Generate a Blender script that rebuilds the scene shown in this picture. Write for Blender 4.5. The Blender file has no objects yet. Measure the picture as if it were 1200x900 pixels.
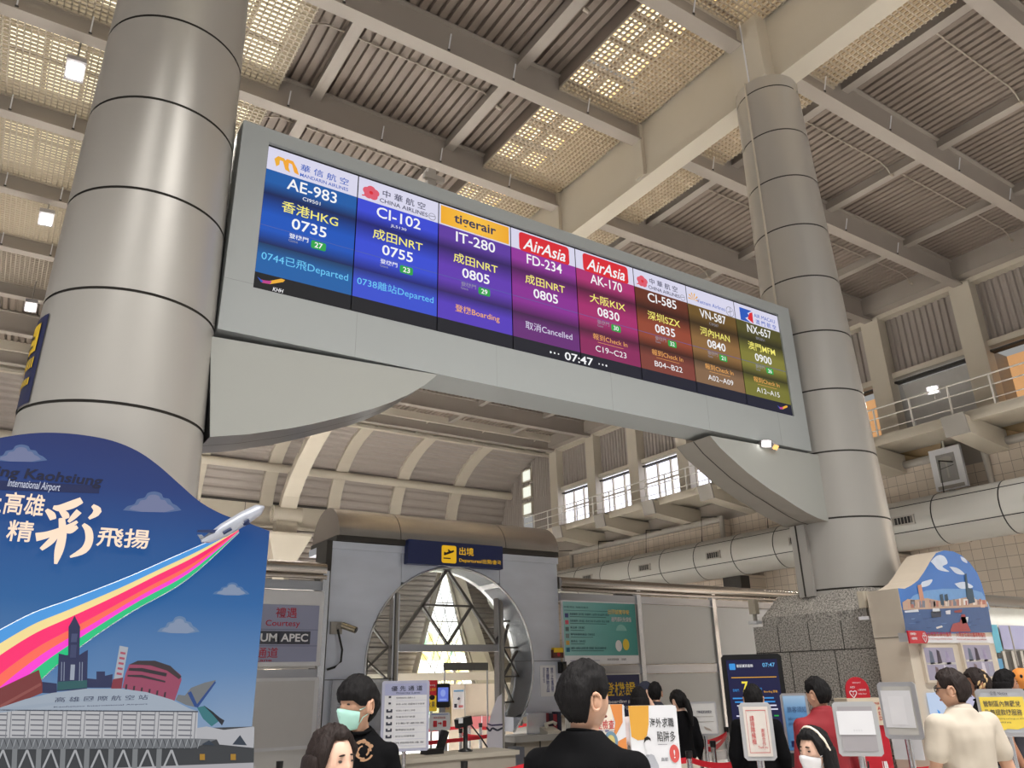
import bpy, math, random
from mathutils import Vector, Matrix, noise
random.seed(7)
PI = math.pi
sc = bpy.context.scene
COL = sc.collection
# ---------------------------------------------------------------- camera
FPX = 906.6
PITCH, ROLL, YAW = math.radians(20.79), math.radians(1.277), math.radians(33.44)
EYE = Vector((0, 0, 1.7))
fwd = Vector((math.sin(YAW)*math.cos(PITCH), math.cos(YAW)*math.cos(PITCH), math.sin(PITCH)))
rt0 = Vector((math.cos(YAW), -math.sin(YAW), 0)); dn0 = fwd.cross(rt0)
RT = math.cos(ROLL)*rt0 + math.sin(ROLL)*dn0
DN = -math.sin(ROLL)*rt0 + math.cos(ROLL)*dn0
cam = bpy.data.cameras.new('camera'); cam_o = bpy.data.objects.new('camera', cam); COL.objects.link(cam_o)
cam.sensor_width = 36; cam.lens = 36*FPX/1200; cam.clip_start = 0.05; cam.clip_end = 200
mw = Matrix((RT, -DN, -fwd)).transposed().to_4x4(); mw.translation = EYE
cam_o.matrix_world = mw
sc.camera = cam_o
# ---------------------------------------------------------------- world, exposure
sc.view_settings.view_transform = 'Standard'; sc.view_settings.look = 'None'
sc.view_settings.gamma = 1; sc.view_settings.use_curve_mapping = False
sc.view_settings.exposure = 0.0
W = bpy.data.worlds.new('hall_ambient_fill'); sc.world = W; W.use_nodes = True
wn = W.node_tree; bgn = wn.nodes['Background']
wg = wn.nodes.new('ShaderNodeTexCoord'); wx = wn.nodes.new('ShaderNodeSeparateXYZ'); wn.links.new(wg.outputs['Generated'], wx.inputs[0])
wr = wn.nodes.new('ShaderNodeMapRange'); wr.inputs[1].default_value = -.25; wr.inputs[2].default_value = .1; wn.links.new(wx.outputs[2], wr.inputs[0])
wm = wn.nodes.new('ShaderNodeMix'); wm.data_type = 'RGBA'; wm.inputs[6].default_value = (.8, .77, .73, 1); wm.inputs[7].default_value = (.31, .308, .30, 1)  # added ambient fill, brighter below the horizon to lift the ceiling
wn.links.new(wr.outputs[0], wm.inputs[0]); wn.links.new(wm.outputs[2], bgn.inputs[0]); bgn.inputs[1].default_value = 1.0
def add_fill_light(loc, aim, size, watts, col=(1, .975, .94)):  # unseen area light, added to brighten the hall
    l = bpy.data.lights.new('unseen_fill_lamp', 'AREA'); l.shape = 'RECTANGLE'; l.size, l.size_y = size; l.energy = watts; l.color = col; l.spread = 1.5
    o = bpy.data.objects.new('unseen_fill_lamp', l); COL.objects.link(o); o.location = loc; o.rotation_euler = Vector(aim).to_track_quat('-Z', 'Y').to_euler()
add_fill_light((-4, 0, 12.2), (0, .12, -1), (5, 2), 700)  # added fills overhead, outside the camera view
add_fill_light((5, -1, 12.2), (0, .2, -1), (7, 2), 700)
add_fill_light((16, 0, 12.2), (.35, .3, -1), (6, 2), 1300)
add_fill_light((5.5, 17.5, 12.2), (.1, .1, -1), (5, 3), 2200)  # added fills for the far hall, hidden behind the flight board
add_fill_light((5.5, 24, 12.2), (.1, .25, -1), (5, 3), 2200)
sc.cycles.max_bounces = 6; sc.cycles.diffuse_bounces = 3; sc.cycles.glossy_bounces = 3
sc.cycles.transmission_bounces = 6; sc.cycles.transparent_max_bounces = 12
sc.cycles.caustics_reflective = False; sc.cycles.caustics_refractive = False

# ---------------------------------------------------------------- rays of the photograph onto real planes
def ray(x, y): return RT*((x-600)/FPX) + DN*((y-450)/FPX) + fwd
def onX(x, y, X): r = ray(x, y); return EYE + r*(X/r.x)
def onY(x, y, Y): r = ray(x, y); return EYE + r*(Y/r.y)
def onZ(x, y, Z): r = ray(x, y); return EYE + r*((Z-1.7)/r.z)
def at(x, y, d): return EYE + ray(x, y)*d          # d = depth along the view

# ---------------------------------------------------------------- materials
def lin(c):
    return tuple(((v/255)/12.92 if v/255 <= .04045 else ((v/255+.055)/1.055)**2.4) for v in c)
MATS = {}
def M(name, rgb, rough=.6, metal=0, emit=0, var=.06, scale=6.0, bump=0, alpha=None, spec=None, stretch=None, trans=0):
    if name in MATS: return MATS[name]
    m = bpy.data.materials.new(name); m.use_nodes = True; nt = m.node_tree; b = nt.nodes['Principled BSDF']
    c = lin(rgb)
    b.inputs['Roughness'].default_value = rough; b.inputs['Metallic'].default_value = metal
    tc = nt.nodes.new('ShaderNodeTexCoord'); nz = nt.nodes.new('ShaderNodeTexNoise'); nz.inputs['Scale'].default_value = scale
    nz.inputs['Detail'].default_value = 3
    src = tc.outputs['Object']
    if stretch:
        mp = nt.nodes.new('ShaderNodeMapping'); mp.inputs['Scale'].default_value = stretch
        nt.links.new(src, mp.inputs[0]); src = mp.outputs[0]
    nt.links.new(src, nz.inputs['Vector'])
    mr = nt.nodes.new('ShaderNodeMix'); mr.data_type = 'RGBA'
    mr.inputs[6].default_value = tuple(v*(1-var) for v in c)+(1,); mr.inputs[7].default_value = tuple(min(1, v*(1+var)) for v in c)+(1,)
    nt.links.new(nz.outputs['Fac'], mr.inputs[0])
    if emit:
        b.inputs['Base Color'].default_value = (0.02, 0.02, 0.02, 1)
        nt.links.new(mr.outputs[2], b.inputs['Emission Color']); b.inputs['Emission Strength'].default_value = emit; b.inputs['Specular IOR Level'].default_value = .1
    else:
        nt.links.new(mr.outputs[2], b.inputs['Base Color'])
    if spec is not None: b.inputs['Specular IOR Level'].default_value = spec
    if alpha is not None: b.inputs['Alpha'].default_value = alpha
    if trans: b.inputs['Transmission Weight'].default_value = trans
    if bump:
        bp = nt.nodes.new('ShaderNodeBump'); bp.inputs['Strength'].default_value = bump; bp.inputs['Distance'].default_value = .01
        nt.links.new(nz.outputs['Fac'], bp.inputs['Height']); nt.links.new(bp.outputs[0], b.inputs['Normal'])
    MATS[name] = m
    return m
def grad(name, axis, lo, hi, stops, emit=0, rough=.5):
    """a printed or shown colour gradient along a world axis of a sign: stops = [(pos, rgb)]"""
    if name in MATS: return MATS[name]
    m = bpy.data.materials.new(name); m.use_nodes = True; nt = m.node_tree; b = nt.nodes['Principled BSDF']
    g = nt.nodes.new('ShaderNodeNewGeometry'); s = nt.nodes.new('ShaderNodeSeparateXYZ'); nt.links.new(g.outputs['Position'], s.inputs[0])
    mp = nt.nodes.new('ShaderNodeMapRange'); mp.inputs[1].default_value = lo; mp.inputs[2].default_value = hi
    nt.links.new(s.outputs[axis], mp.inputs[0])
    r = nt.nodes.new('ShaderNodeValToRGB'); e = r.color_ramp.elements
    e[0].position = stops[0][0]; e[0].color = lin(stops[0][1])+(1,); e[1].position = stops[-1][0]; e[1].color = lin(stops[-1][1])+(1,)
    for p, c in stops[1:-1]:
        q = e.new(p); q.color = lin(c)+(1,)
    nt.links.new(mp.outputs[0], r.inputs[0])
    b.inputs['Roughness'].default_value = rough
    if emit:
        b.inputs['Base Color'].default_value = (.02, .02, .02, 1)
        nt.links.new(r.outputs[0], b.inputs['Emission Color']); b.inputs['Emission Strength'].default_value = emit; b.inputs['Specular IOR Level'].default_value = .1
    else: nt.links.new(r.outputs[0], b.inputs['Base Color'])
    MATS[name] = m
    return m
def tiles(name, rgb, grout, size, axes, rough=.5, gw=.03, rand=.08):
    """square tiles with grout lines on a world plane (axes = two of 0,1,2)"""
    m = bpy.data.materials.new(name); m.use_nodes = True; nt = m.node_tree; b = nt.nodes['Principled BSDF']
    g = nt.nodes.new('ShaderNodeNewGeometry'); s = nt.nodes.new('ShaderNodeSeparateXYZ'); nt.links.new(g.outputs['Position'], s.inputs[0])
    k = nt.nodes.new('ShaderNodeCombineXYZ'); nt.links.new(s.outputs[axes[0]], k.inputs[0]); nt.links.new(s.outputs[axes[1]], k.inputs[1])
    br = nt.nodes.new('ShaderNodeTexBrick'); nt.links.new(k.outputs[0], br.inputs['Vector'])
    br.offset = 0; br.inputs['Scale'].default_value = 1/size; br.inputs['Brick Width'].default_value = 1; br.inputs['Row Height'].default_value = 1
    br.inputs['Mortar Size'].default_value = gw; br.inputs['Bias'].default_value = 0
    c = lin(rgb)
    br.inputs['Color1'].default_value = tuple(v*(1-rand) for v in c)+(1,); br.inputs['Color2'].default_value = tuple(v*(1+rand) for v in c)+(1,)
    br.inputs['Mortar'].default_value = lin(grout)+(1,)
    nt.links.new(br.outputs['Color'], b.inputs['Base Color']); b.inputs['Roughness'].default_value = rough
    MATS[name] = m
    return m

# ---------------------------------------------------------------- mesh building
TXT = {}
def text_geo(s, bold=0, shear=0):
    k = (s, bold, shear)
    if k not in TXT:
        c = bpy.data.curves.new('lettering', 'FONT'); c.body = s; c.offset = bold; c.shear = shear; c.resolution_u = 3; c.space_line = .95
        o = bpy.data.objects.new('lettering', c); COL.objects.link(o)
        m = bpy.data.meshes.new_from_object(o.evaluated_get(bpy.context.evaluated_depsgraph_get()))
        v = [(p.co.x, p.co.y) for p in m.vertices]; f = [tuple(p.vertices) for p in m.polygons]
        COL.objects.unlink(o); bpy.data.objects.remove(o); bpy.data.curves.remove(c); bpy.data.meshes.remove(m)
        x0 = min(p[0] for p in v); x1 = max(p[0] for p in v); y0 = min(p[1] for p in v); y1 = max(p[1] for p in v)
        TXT[k] = ([(p[0]-x0, p[1]-y0) for p in v], f, x1-x0, y1-y0)
    return TXT[k]
class Frame:
    def __init__(s, o, u, v):
        s.o = Vector(o); s.u = Vector(u).normalized(); s.v = Vector(v).normalized(); s.n = s.u.cross(s.v)
    def p(s, u, v, l=0): return s.o + s.u*u + s.v*v + s.n*l
    def px(s, x, y):
        r = ray(x, y); h = EYE + r*((s.o-EYE).dot(s.n)/r.dot(s.n)) - s.o
        return h.dot(s.u), h.dot(s.v)
class MB:
    def __init__(s): s.v = []; s.f = []; s.mi = []; s.ms = []; s.sm = []
    def add(s, vs, fs, mat, smooth=False):
        if mat not in s.ms: s.ms.append(mat)
        i = s.ms.index(mat); n = len(s.v)
        s.v += [Vector(p) for p in vs]
        for f in fs: s.f.append([n+k for k in f]); s.mi.append(i); s.sm.append(smooth)
        return s
    def obox(s, c, a, b, d, mat, ch=0):
        c, a, b, d = Vector(c), Vector(a), Vector(b), Vector(d)
        if ch:
            la, lb = a.length, b.length; ka, kb = min(.45, ch/la), min(.45, ch/lb)
            pts = [(-1+ka, -1), (1-ka, -1), (1, -1+kb), (1, 1-kb), (1-ka, 1), (-1+ka, 1), (-1, 1-kb), (-1, -1+kb)]
            vs = [c+a*x+b*y-d for x, y in pts]+[c+a*x+b*y+d for x, y in pts]; n = 8
            return s.add(vs, [list(range(n))[::-1], list(range(n, 2*n))]+[(i, (i+1) % n, n+(i+1) % n, n+i) for i in range(n)], mat)
        vs = [c+a*i+b*j+d*k for k in (-1, 1) for j in (-1, 1) for i in (-1, 1)]
        return s.add(vs, [(0, 2, 3, 1), (4, 5, 7, 6), (0, 1, 5, 4), (2, 6, 7, 3), (0, 4, 6, 2), (1, 3, 7, 5)], mat)
    def box(s, x0, x1, y0, y1, z0, z1, mat):
        return s.obox(((x0+x1)/2, (y0+y1)/2, (z0+z1)/2), ((x1-x0)/2, 0, 0), (0, (y1-y0)/2, 0), (0, 0, (z1-z0)/2), mat)
    def prism(s, poly, ext, mat, side=None, back=None):
        poly = [Vector(p) for p in poly]; e = Vector(ext); n = len(poly)
        s.add(poly, [list(range(n))], mat); s.add([p+e for p in poly], [list(range(n))[::-1]], back or mat)
        return s.add(poly+[p+e for p in poly], [(i, n+i, n+(i+1) % n, (i+1) % n) for i in range(n)], side or mat)
    def tube(s, path, r, mat, n=10, smooth=True, caps=True):
        path = [Vector(p) for p in path]; rs = r if isinstance(r, (list, tuple)) else [r]*len(path); vs = []
        for i, p in enumerate(path):
            t = (path[min(i+1, len(path)-1)]-path[max(i-1, 0)]).normalized()
            a = t.cross(Vector((0, 0, 1)) if abs(t.z) < .9 else Vector((1, 0, 0))).normalized(); b = t.cross(a)
            vs += [p+(a*math.cos(2*PI*k/n)+b*math.sin(2*PI*k/n))*rs[i] for k in range(n)]
        fs = [(i*n+k, i*n+(k+1) % n, (i+1)*n+(k+1) % n, (i+1)*n+k) for i in range(len(path)-1) for k in range(n)]
        s.add(vs, fs, mat, smooth)
        if caps: s.add(vs[:n], [list(range(n))[::-1]], mat); s.add(vs[-n:], [list(range(n))], mat)
        return s
    def lathe(s, prof, c, mat, n=24, smooth=True, caps=True, a0=0, a1=2*PI):
        c = Vector(c); full = abs(a1-a0-2*PI) < 1e-6; k = n if full else n+1
        vs = [c+Vector((r*math.cos(a0+(a1-a0)*j/n), r*math.sin(a0+(a1-a0)*j/n), z)) for r, z in prof for j in range(k)]
        fs = [(i*k+j, i*k+(j+1) % k, (i+1)*k+(j+1) % k, (i+1)*k+j) for i in range(len(prof)-1) for j in range(n)]
        s.add(vs, fs, mat, smooth)
        if caps and full: s.add(vs[:k], [list(range(k))[::-1]], mat); s.add(vs[-k:], [list(range(k))], mat)
        return s
    def poly(s, F, pts, mat, l=.002): return s.add([F.p(u, v, l) for u, v in pts], [list(range(len(pts)))], mat)
    def pix(s, F, pts, mat, l=.002): return s.poly(F, [F.px(*p) for p in pts], mat, l)
    def rect(s, F, u0, v0, u1, v1, mat, l=.002): return s.poly(F, [(u0, v0), (u1, v0), (u1, v1), (u0, v1)], mat, l)
    def disc(s, F, u, v, ru, rv, mat, l=.002, n=20): return s.poly(F, [(u+ru*math.cos(2*PI*k/n), v+rv*math.sin(2*PI*k/n)) for k in range(n)], mat, l)
    def line(s, F, pts, w, mat, l=.003):
        for (a, b), (c, d) in zip(pts, pts[1:]):
            L = math.hypot(c-a, d-b) or 1; x, y = -(d-b)/L*w/2, (c-a)/L*w/2
            s.poly(F, [(a+x, b+y), (a-x, b-y), (c-x, d-y), (c+x, d+y)], mat, l)
        return s
    def rrect(s, F, u0, v0, u1, v1, r, mat, l=.002):
        pts = []
        for cx, cy, a in ((u1-r, v1-r, 0), (u0+r, v1-r, 1), (u0+r, v0+r, 2), (u1-r, v0+r, 3)):
            pts += [(cx+r*math.cos((a+k/4)*PI/2), cy+r*math.sin((a+k/4)*PI/2)) for k in range(5)]
        return s.poly(F, pts, mat, l)
    def text(s, F, t, u0, v0, u1, v1, mat, l=.004, bold=0, shear=0, fit=True, depth=0):
        """lettering stretched into the box u0..u1, v0..v1"""
        if any(ord(c) > 0x2e80 for c in t): bold = min(bold, .007)
        V, f, w, h = text_geo(t, bold, shear); a, b = (u1-u0)/w, (v1-v0)/h
        if not fit: a = b = min(a, b); u0 = (u0+u1-w*a)/2
        s.add([F.p(u0+x*a, v0+y*b, l) for x, y in V], f, mat)
        if depth:
            n = len(V); ed = {}
            for q in f:
                for i in range(len(q)):
                    e = (q[i], q[(i+1) % len(q)]); ed[e] = 1
            rim = [e for e in ed if (e[1], e[0]) not in ed]
            s.add([F.p(u0+x*a, v0+y*b, l) for x, y in V]+[F.p(u0+x*a, v0+y*b, l-depth) for x, y in V], [(i, n+i, n+j, j) for i, j in rim], mat)
        return s
    def build(s, name, parent=None):
        root = parent
        while root is not None and root.parent is not None: root = root.parent
        if root is None:
            xs = [p.x for p in s.v]; ys = [p.y for p in s.v]
            O = Vector(((min(xs)+max(xs))/2, (min(ys)+max(ys))/2, min(p.z for p in s.v)))
        else: O = root.location.copy()
        me = bpy.data.meshes.new(name); me.from_pydata([p-O for p in s.v], [], s.f)
        for m in s.ms: me.materials.append(m)
        me.polygons.foreach_set('material_index', s.mi); me.polygons.foreach_set('use_smooth', s.sm); me.update()
        o = bpy.data.objects.new(name, me); COL.objects.link(o)
        if root is None: o.location = O
        else: o.parent = parent
        return o
def tag(o, label, cat, group=None, kind=None):
    o['label'] = label; o['category'] = cat
    if group: o['group'] = group
    if kind: o['kind'] = kind
    return o
def thing(name, label, cat, loc=(0, 0, 0), group=None, kind=None):
    o = bpy.data.objects.new(name, None); COL.objects.link(o); o.location = loc; o.empty_display_size = .2
    return tag(o, label, cat, group, kind)
def struct(mb, name, label, cat, group=None, parent=None):
    o = mb.build(name, parent)
    if parent is None: tag(o, label, cat, group, 'structure')
    return o
def copy_tree(o, parent=None):
    c = o.copy(); COL.objects.link(c)
    if parent is not None: c.parent = parent
    for ch in [x for x in bpy.data.objects if x.parent == o]: copy_tree(ch, c)
    return c
# ================================================================ the setting
steel = M('painted_steel', (162, 153, 144), .5, var=.05, scale=1.5)
steel_dk = M('painted_steel_grey', (160, 155, 148), .5, var=.05, scale=1.5)
cream = M('cream_paint', (205, 196, 180), .55, var=.05, scale=1.2)
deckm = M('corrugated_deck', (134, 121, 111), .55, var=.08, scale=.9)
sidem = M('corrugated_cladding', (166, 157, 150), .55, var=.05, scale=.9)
stain = M('stainless', (168, 168, 172), .28, metal=.9, var=.14, scale=2.0, stretch=(1, 1, 8))
stain_b = M('stainless_bright', (205, 205, 208), .2, metal=1, var=.1, scale=2.0)
dark = M('dark_joint', (60, 56, 52), .7)
black = M('black_plastic', (16, 16, 18), .4)
white = M('white_print', (228, 228, 232), .5, var=.02)
wallwhite = M('white_panel', (214, 212, 210), .45, var=.03, scale=1)
red = M('red_print', (190, 30, 40), .5)
navy = M('navy_print', (22, 30, 78), .45)
yellow = M('yellow_print', (236, 196, 40), .5)
GX = (0.59, 10.07)             # the two girder lines over the columns
YB = [6.9+2.95*k for k in range(-2, 9)]
ZD = 13.08
# floor
fl = MB(); fl.box(-9, 23.2, -1.5, 37, -.15, 0, tiles('floor_tile', (218, 216, 212), (178, 175, 170), .6, (0, 1), .22, .012, .03))
struct(fl, 'floor', 'polished beige stone tile floor of the terminal hall', 'floor')
# ceiling decks (corrugated, ribs along the depth) between the skylight bands
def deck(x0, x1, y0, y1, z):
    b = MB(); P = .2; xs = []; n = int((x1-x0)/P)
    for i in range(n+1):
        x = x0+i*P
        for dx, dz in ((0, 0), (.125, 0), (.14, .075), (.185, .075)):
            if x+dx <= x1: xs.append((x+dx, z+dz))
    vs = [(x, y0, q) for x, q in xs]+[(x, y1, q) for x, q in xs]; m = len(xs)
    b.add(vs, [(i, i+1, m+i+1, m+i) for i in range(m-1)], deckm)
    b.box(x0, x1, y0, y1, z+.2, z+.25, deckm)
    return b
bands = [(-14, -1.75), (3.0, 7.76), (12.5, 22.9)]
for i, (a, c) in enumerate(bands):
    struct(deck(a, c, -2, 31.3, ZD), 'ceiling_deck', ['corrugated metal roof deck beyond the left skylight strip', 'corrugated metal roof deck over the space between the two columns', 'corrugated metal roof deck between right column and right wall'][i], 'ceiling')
# main beams
def ibeam(x0, x1, y, z0, z1, fw=.28):
    b = MB(); b.box(x0, x1, y-.05, y+.05, z0+.045, z1, steel); b.box(x0, x1, y-fw/2, y+fw/2, z0, z0+.05, steel); b.box(x0, x1, y-.13, y+.13, z1-.05, z1-.01, steel)
    return b
for k, y in enumerate(YB):
    for j, (x0, x1) in enumerate(((-14, GX[0]-.22), (GX[0]+.22, GX[1]-.22), (GX[1]+.22, 22.6))):
        struct(ibeam(x0, x1, y, 12.33, 13.07), 'ceiling_beam', ['beige steel roof beam running left from the left column line', 'beige steel roof beam spanning between the two column lines', 'beige steel roof beam spanning from right column line to the right wall'][j], 'beam', ['roof beams left of the left columns', 'roof beams between the columns', 'roof beams towards the right wall'][j])
# secondary beams
for X in (-5.2, -2.0, 3.75, 6.85, 12.9, 16.45, 19.9):
    for y0, y1 in zip(YB, YB[1:]):
        if abs(X+2) < .1: continue
        b = MB(); b.box(X-.11, X+.11, y0+.05, y1-.05, 12.84, 12.88, steel); b.box(X-.09, X-.07, y0+.05, y1-.05, 12.88, 13.07, steel); b.box(X+.07, X+.09, y0+.05, y1-.05, 12.88, 13.07, steel)
        struct(b, 'cross_beam', 'short steel cross beam between two roof beams under the deck', 'beam', 'short cross beams')
# girders along the depth over the column lines
for gx, nm in zip(GX, ('over the left column line', 'over the right column line')):
    b = MB(); b.box(gx-.16, gx+.16, -2, 29, 11.45, 13.15, cream); b.box(gx-.21, gx+.21, -2, 29, 11.38, 11.45, cream)
    for y in YB:
        for s in (-1, 1): b.box(gx+s*.2-.05, gx+s*.2+.05, y-.13, y+.13, 11.45, 13.15, cream)
    # far end bends down
    pts = [(28.9, 11.38), (30, 10.95), (31, 10.45), (32, 9.85), (32.7, 9.2), (33.1, 8.5)]
    for (ya, za), (yb, zb) in zip(pts, pts[1:]):
        b.add([(gx-.35, ya, za), (gx+.35, ya, za), (gx+.35, yb, zb), (gx-.35, yb, zb), (gx-.35, ya+.25, za+.3), (gx+.35, ya+.25, za+.3), (gx+.35, yb+.3, zb+.1), (gx-.35, yb+.3, zb+.1)],
              [(0, 1, 2, 3), (4, 7, 6, 5), (0, 4, 5, 1), (1, 5, 6, 2), (2, 6, 7, 3), (3, 7, 4, 0)], cream)
    struct(b, 'roof_girder', 'deep cream box girder running into the depth '+nm, 'girder')
    c = thing('volute_pillar', 'cream pillar with scroll top and flared capital at the far end '+nm, 'pillar', (gx, 33.3, 0), kind='structure')
    q = MB(); q.lathe([(.35, 0), (.35, 6.4), (.42, 6.5)], (gx, 33.3, 0), cream, 4, smooth=False); q.build('shaft', c)
    q = MB(); q.lathe([(.5, 6.2), (1.3, 7.5), (1.3, 7.6)], (gx, 33.3, 0), cream, 4, smooth=False, a0=PI/4, a1=2*PI+PI/4); q.build('capital', c)
    q = MB(); q.tube([(gx-.62, 33.2, 8.5), (gx+.62, 33.2, 8.5)], .36, cream, 18); q.tube([(gx-.66, 33.2, 8.5), (gx+.66, 33.2, 8.5)], .2, cream, 14); q.box(gx-.45, gx+.45, 33.0, 33.5, 7.6, 8.3, cream); q.build('scroll', c)
# skylight bands: glazing above, egg-crate grilles below
glz = bpy.data.materials.new('skylight_sheet'); glz.use_nodes = True; nt = glz.node_tree; bs = nt.nodes['Principled BSDF']
g = nt.nodes.new('ShaderNodeNewGeometry'); wv = nt.nodes.new('ShaderNodeTexWave'); wv.wave_type = 'BANDS'; wv.bands_direction = 'X'; wv.inputs['Scale'].default_value = 1.1
nt.links.new(g.outputs['Position'], wv.inputs['Vector'])
mx = nt.nodes.new('ShaderNodeMix'); mx.data_type = 'RGBA'; mx.inputs[6].default_value = lin((250, 205, 130))+(1,); mx.inputs[7].default_value = lin((255, 244, 210))+(1,)
nt.links.new(wv.outputs['Fac'], mx.inputs[0]); nt.links.new(mx.outputs[2], bs.inputs['Emission Color']); bs.inputs['Emission Strength'].default_value = 2.6
bs.inputs['Base Color'].default_value = (.3, .28, .22, 1)
grm = M('grille_metal', (190, 178, 162), .5, var=.04)
def skylight(x0, x1, y0, y1, side):
    w = MB()
    for a, c in ((x0, x1),):
        nx, ny = 3, 4; lf = x1 < 4; p0, p1 = (.05, .95) if lf else (.14, .86)
        for i in range(nx):
            for j in range(ny):
                w.box(a+(c-a)*(i+p0)/nx, a+(c-a)*(i+p1)/nx, y0+(y1-y0)*(j+p0)/ny, y0+(y1-y0)*(j+p1)/ny, 13.9, 13.93, M('skylight_pale', (255, 238, 204), .5, emit=2.2, var=.12, scale=1.5) if lf else glz)
        w.box(a, c, y0, y1, 13.95, 14.0, deckm)
        for s_ in (a, c-.05): w.box(s_, s_+.05, y0, y1, 12.8, 13.95, deckm)
    struct(w, 'window_skylight', 'translucent yellowish skylight glazing above a ceiling grille '+side, 'skylight', 'skylights '+side)
    b = MB(); P = .11; z0, z1 = 12.74, 12.79
    n = int((x1-x0)/P)
    for i in range(n+1): b.box(x0+i*P-.012, x0+i*P+.012, y0, y1, z0, z1, grm)
    n = int((y1-y0)/P)
    for i in range(n+1): b.box(x0, x1, y0+i*P-.012, y0+i*P+.012, z0, z1, grm)
    b.box(x0, x1, y0-.02, y0+.03, z0-.02, z1+.02, grm); b.box(x0, x1, y1-.03, y1+.02, z0-.02, z1+.02, grm)
    struct(b, 'ceiling_grille', 'cream egg-crate ceiling grille between two roof beams '+side, 'grille', 'ceiling grilles '+side)
for y0, y1 in zip(YB, YB[1:]):
    if y1 > 26: continue
    a, c = y0+.06, y1-.06
    skylight(-1.75, GX[0]-.18, a, c, 'left of the left column'); skylight(GX[0]+.18, 3.0, a, c, 'right of the left column')
    skylight(7.76, GX[1]-.18, a, c, 'left of the right column'); skylight(GX[1]+.18, 12.5, a, c, 'right of the right column')
for x0, x1 in ((-1.75, GX[0]-.18), (GX[0]+.18, 3.0), (7.76, GX[1]-.18), (GX[1]+.18, 12.5)):
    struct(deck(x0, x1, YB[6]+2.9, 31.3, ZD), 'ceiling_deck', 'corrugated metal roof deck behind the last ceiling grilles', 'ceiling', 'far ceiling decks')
# far vault
prof = [(31.2, 12.75), (32.2, 12.65), (33.2, 12.42), (34.1, 12.05), (34.8, 11.6), (35.4, 11.0), (35.8, 10.3), (36.0, 9.5)]
def along(prof, n):
    L = [0]
    for a, c in zip(prof, prof[1:]): L.append(L[-1]+math.hypot(c[0]-a[0], c[1]-a[1]))
    out = []
    for k in range(n+1):
        t = L[-1]*k/n
        i = max(j for j in range(len(L)-1) if L[j] <= t+1e-9); s = (t-L[i])/(L[i+1]-L[i])
        out.append((prof[i][0]+(prof[i+1][0]-prof[i][0])*s, prof[i][1]+(prof[i+1][1]-prof[i][1])*s))
    return out
pp = along(prof, 64); v = MB(); q = []
for i, (y, z) in enumerate(pp):
    d = .05 if i % 4 in (1, 2) else 0; t = i/64*PI/2
    q.append((y+d*math.sin(t), z+d*math.cos(t)))
m = len(q); v.add([(-14, y, z) for y, z in q]+[(23, y, z) for y, z in q], [(i, m+i, m+i+1, i+1) for i in range(m-1)], sidem)
v.add([(-14, y+.25, z+.2) for y, z in q]+[(23, y+.25, z+.2) for y, z in q], [(i, i+1, m+i+1, m+i) for i in range(m-1)], sidem)
struct(v, 'ceiling_vault', 'corrugated quarter vault curving down at the far end of the hall', 'vault')
pr = along(prof, 20)
for X in (-6.3, -3.1, .2, 3.4, 6.7, 9.9, 13.15, 16.4, 19.65):
    b = MB()
    b.add([(X+s, y-.1, z-.12) for s in (-.3, .3) for y, z in pr]+[(X+s, y+.08, z+.1) for s in (-.3, .3) for y, z in pr],
          [(i, 21+i, 22+i, i+1) for i in range(20)]+[(i, i+1, 43+i, 42+i) for i in range(20)]+[(21+i, 63+i, 64+i, 22+i) for i in range(20)], cream)
    struct(b, 'vault_rib', 'cream curved rib of the far roof vault', 'rib', 'vault ribs')
b = MB(); b.tube([(-14, 35.05, 11.0), (22.9, 35.05, 11.0)], .2, cream, 12); struct(b, 'vault_purlin', 'cream horizontal pipe running across the vault ribs', 'pipe')
b = MB(); b.box(-14, 22.9, 30.9, 31.1, 12.2, 12.3, cream); b.box(-14, 22.9, 31.3, 31.6, 12.45, 12.6, cream); b.box(-14, 22.9, 30.2, 30.35, 12.75, 13.1, cream)
for X in range(-12, 23, 3):
    b.tube([(X, 30.9, 12.3), (X+.5, 30.3, 12.9)], .04, cream, 6); b.tube([(X+1.2, 31.4, 12.5), (X+1.2, 30.9, 12.3)], .05, cream, 6)
struct(b, 'ceiling_edge_truss', 'cream edge framing where the flat roof meets the far vault', 'truss')
# far wall below the vault
fw = MB()
fw.box(-14, 23, 36.05, 36.3, 8.5, 9.55, cream); fw.box(-14, 23, 35.9, 36.05, 8.4, 8.5, cream); fw.box(-14, 23, 35.95, 36.05, 9.5, 9.6, dark)
for X in range(-13, 23, 2): fw.box(X-.01, X+.01, 36.03, 36.06, 8.5, 9.5, dark)
for k in range(34): z = k*.25; fw.add([(-14, 36.1, z), (23, 36.1, z), (23, 36.1, z+.1), (-14, 36.1, z+.1), (23, 36.18, z+.17), (-14, 36.18, z+.17), (23, 36.1, z+.25), (-14, 36.1, z+.25)], [(0, 1, 2, 3), (3, 2, 4, 5), (5, 4, 6, 7)], sidem)
struct(fw, 'wall_far', 'far end wall with cream frieze over horizontal corrugated cladding', 'wall')
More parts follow.
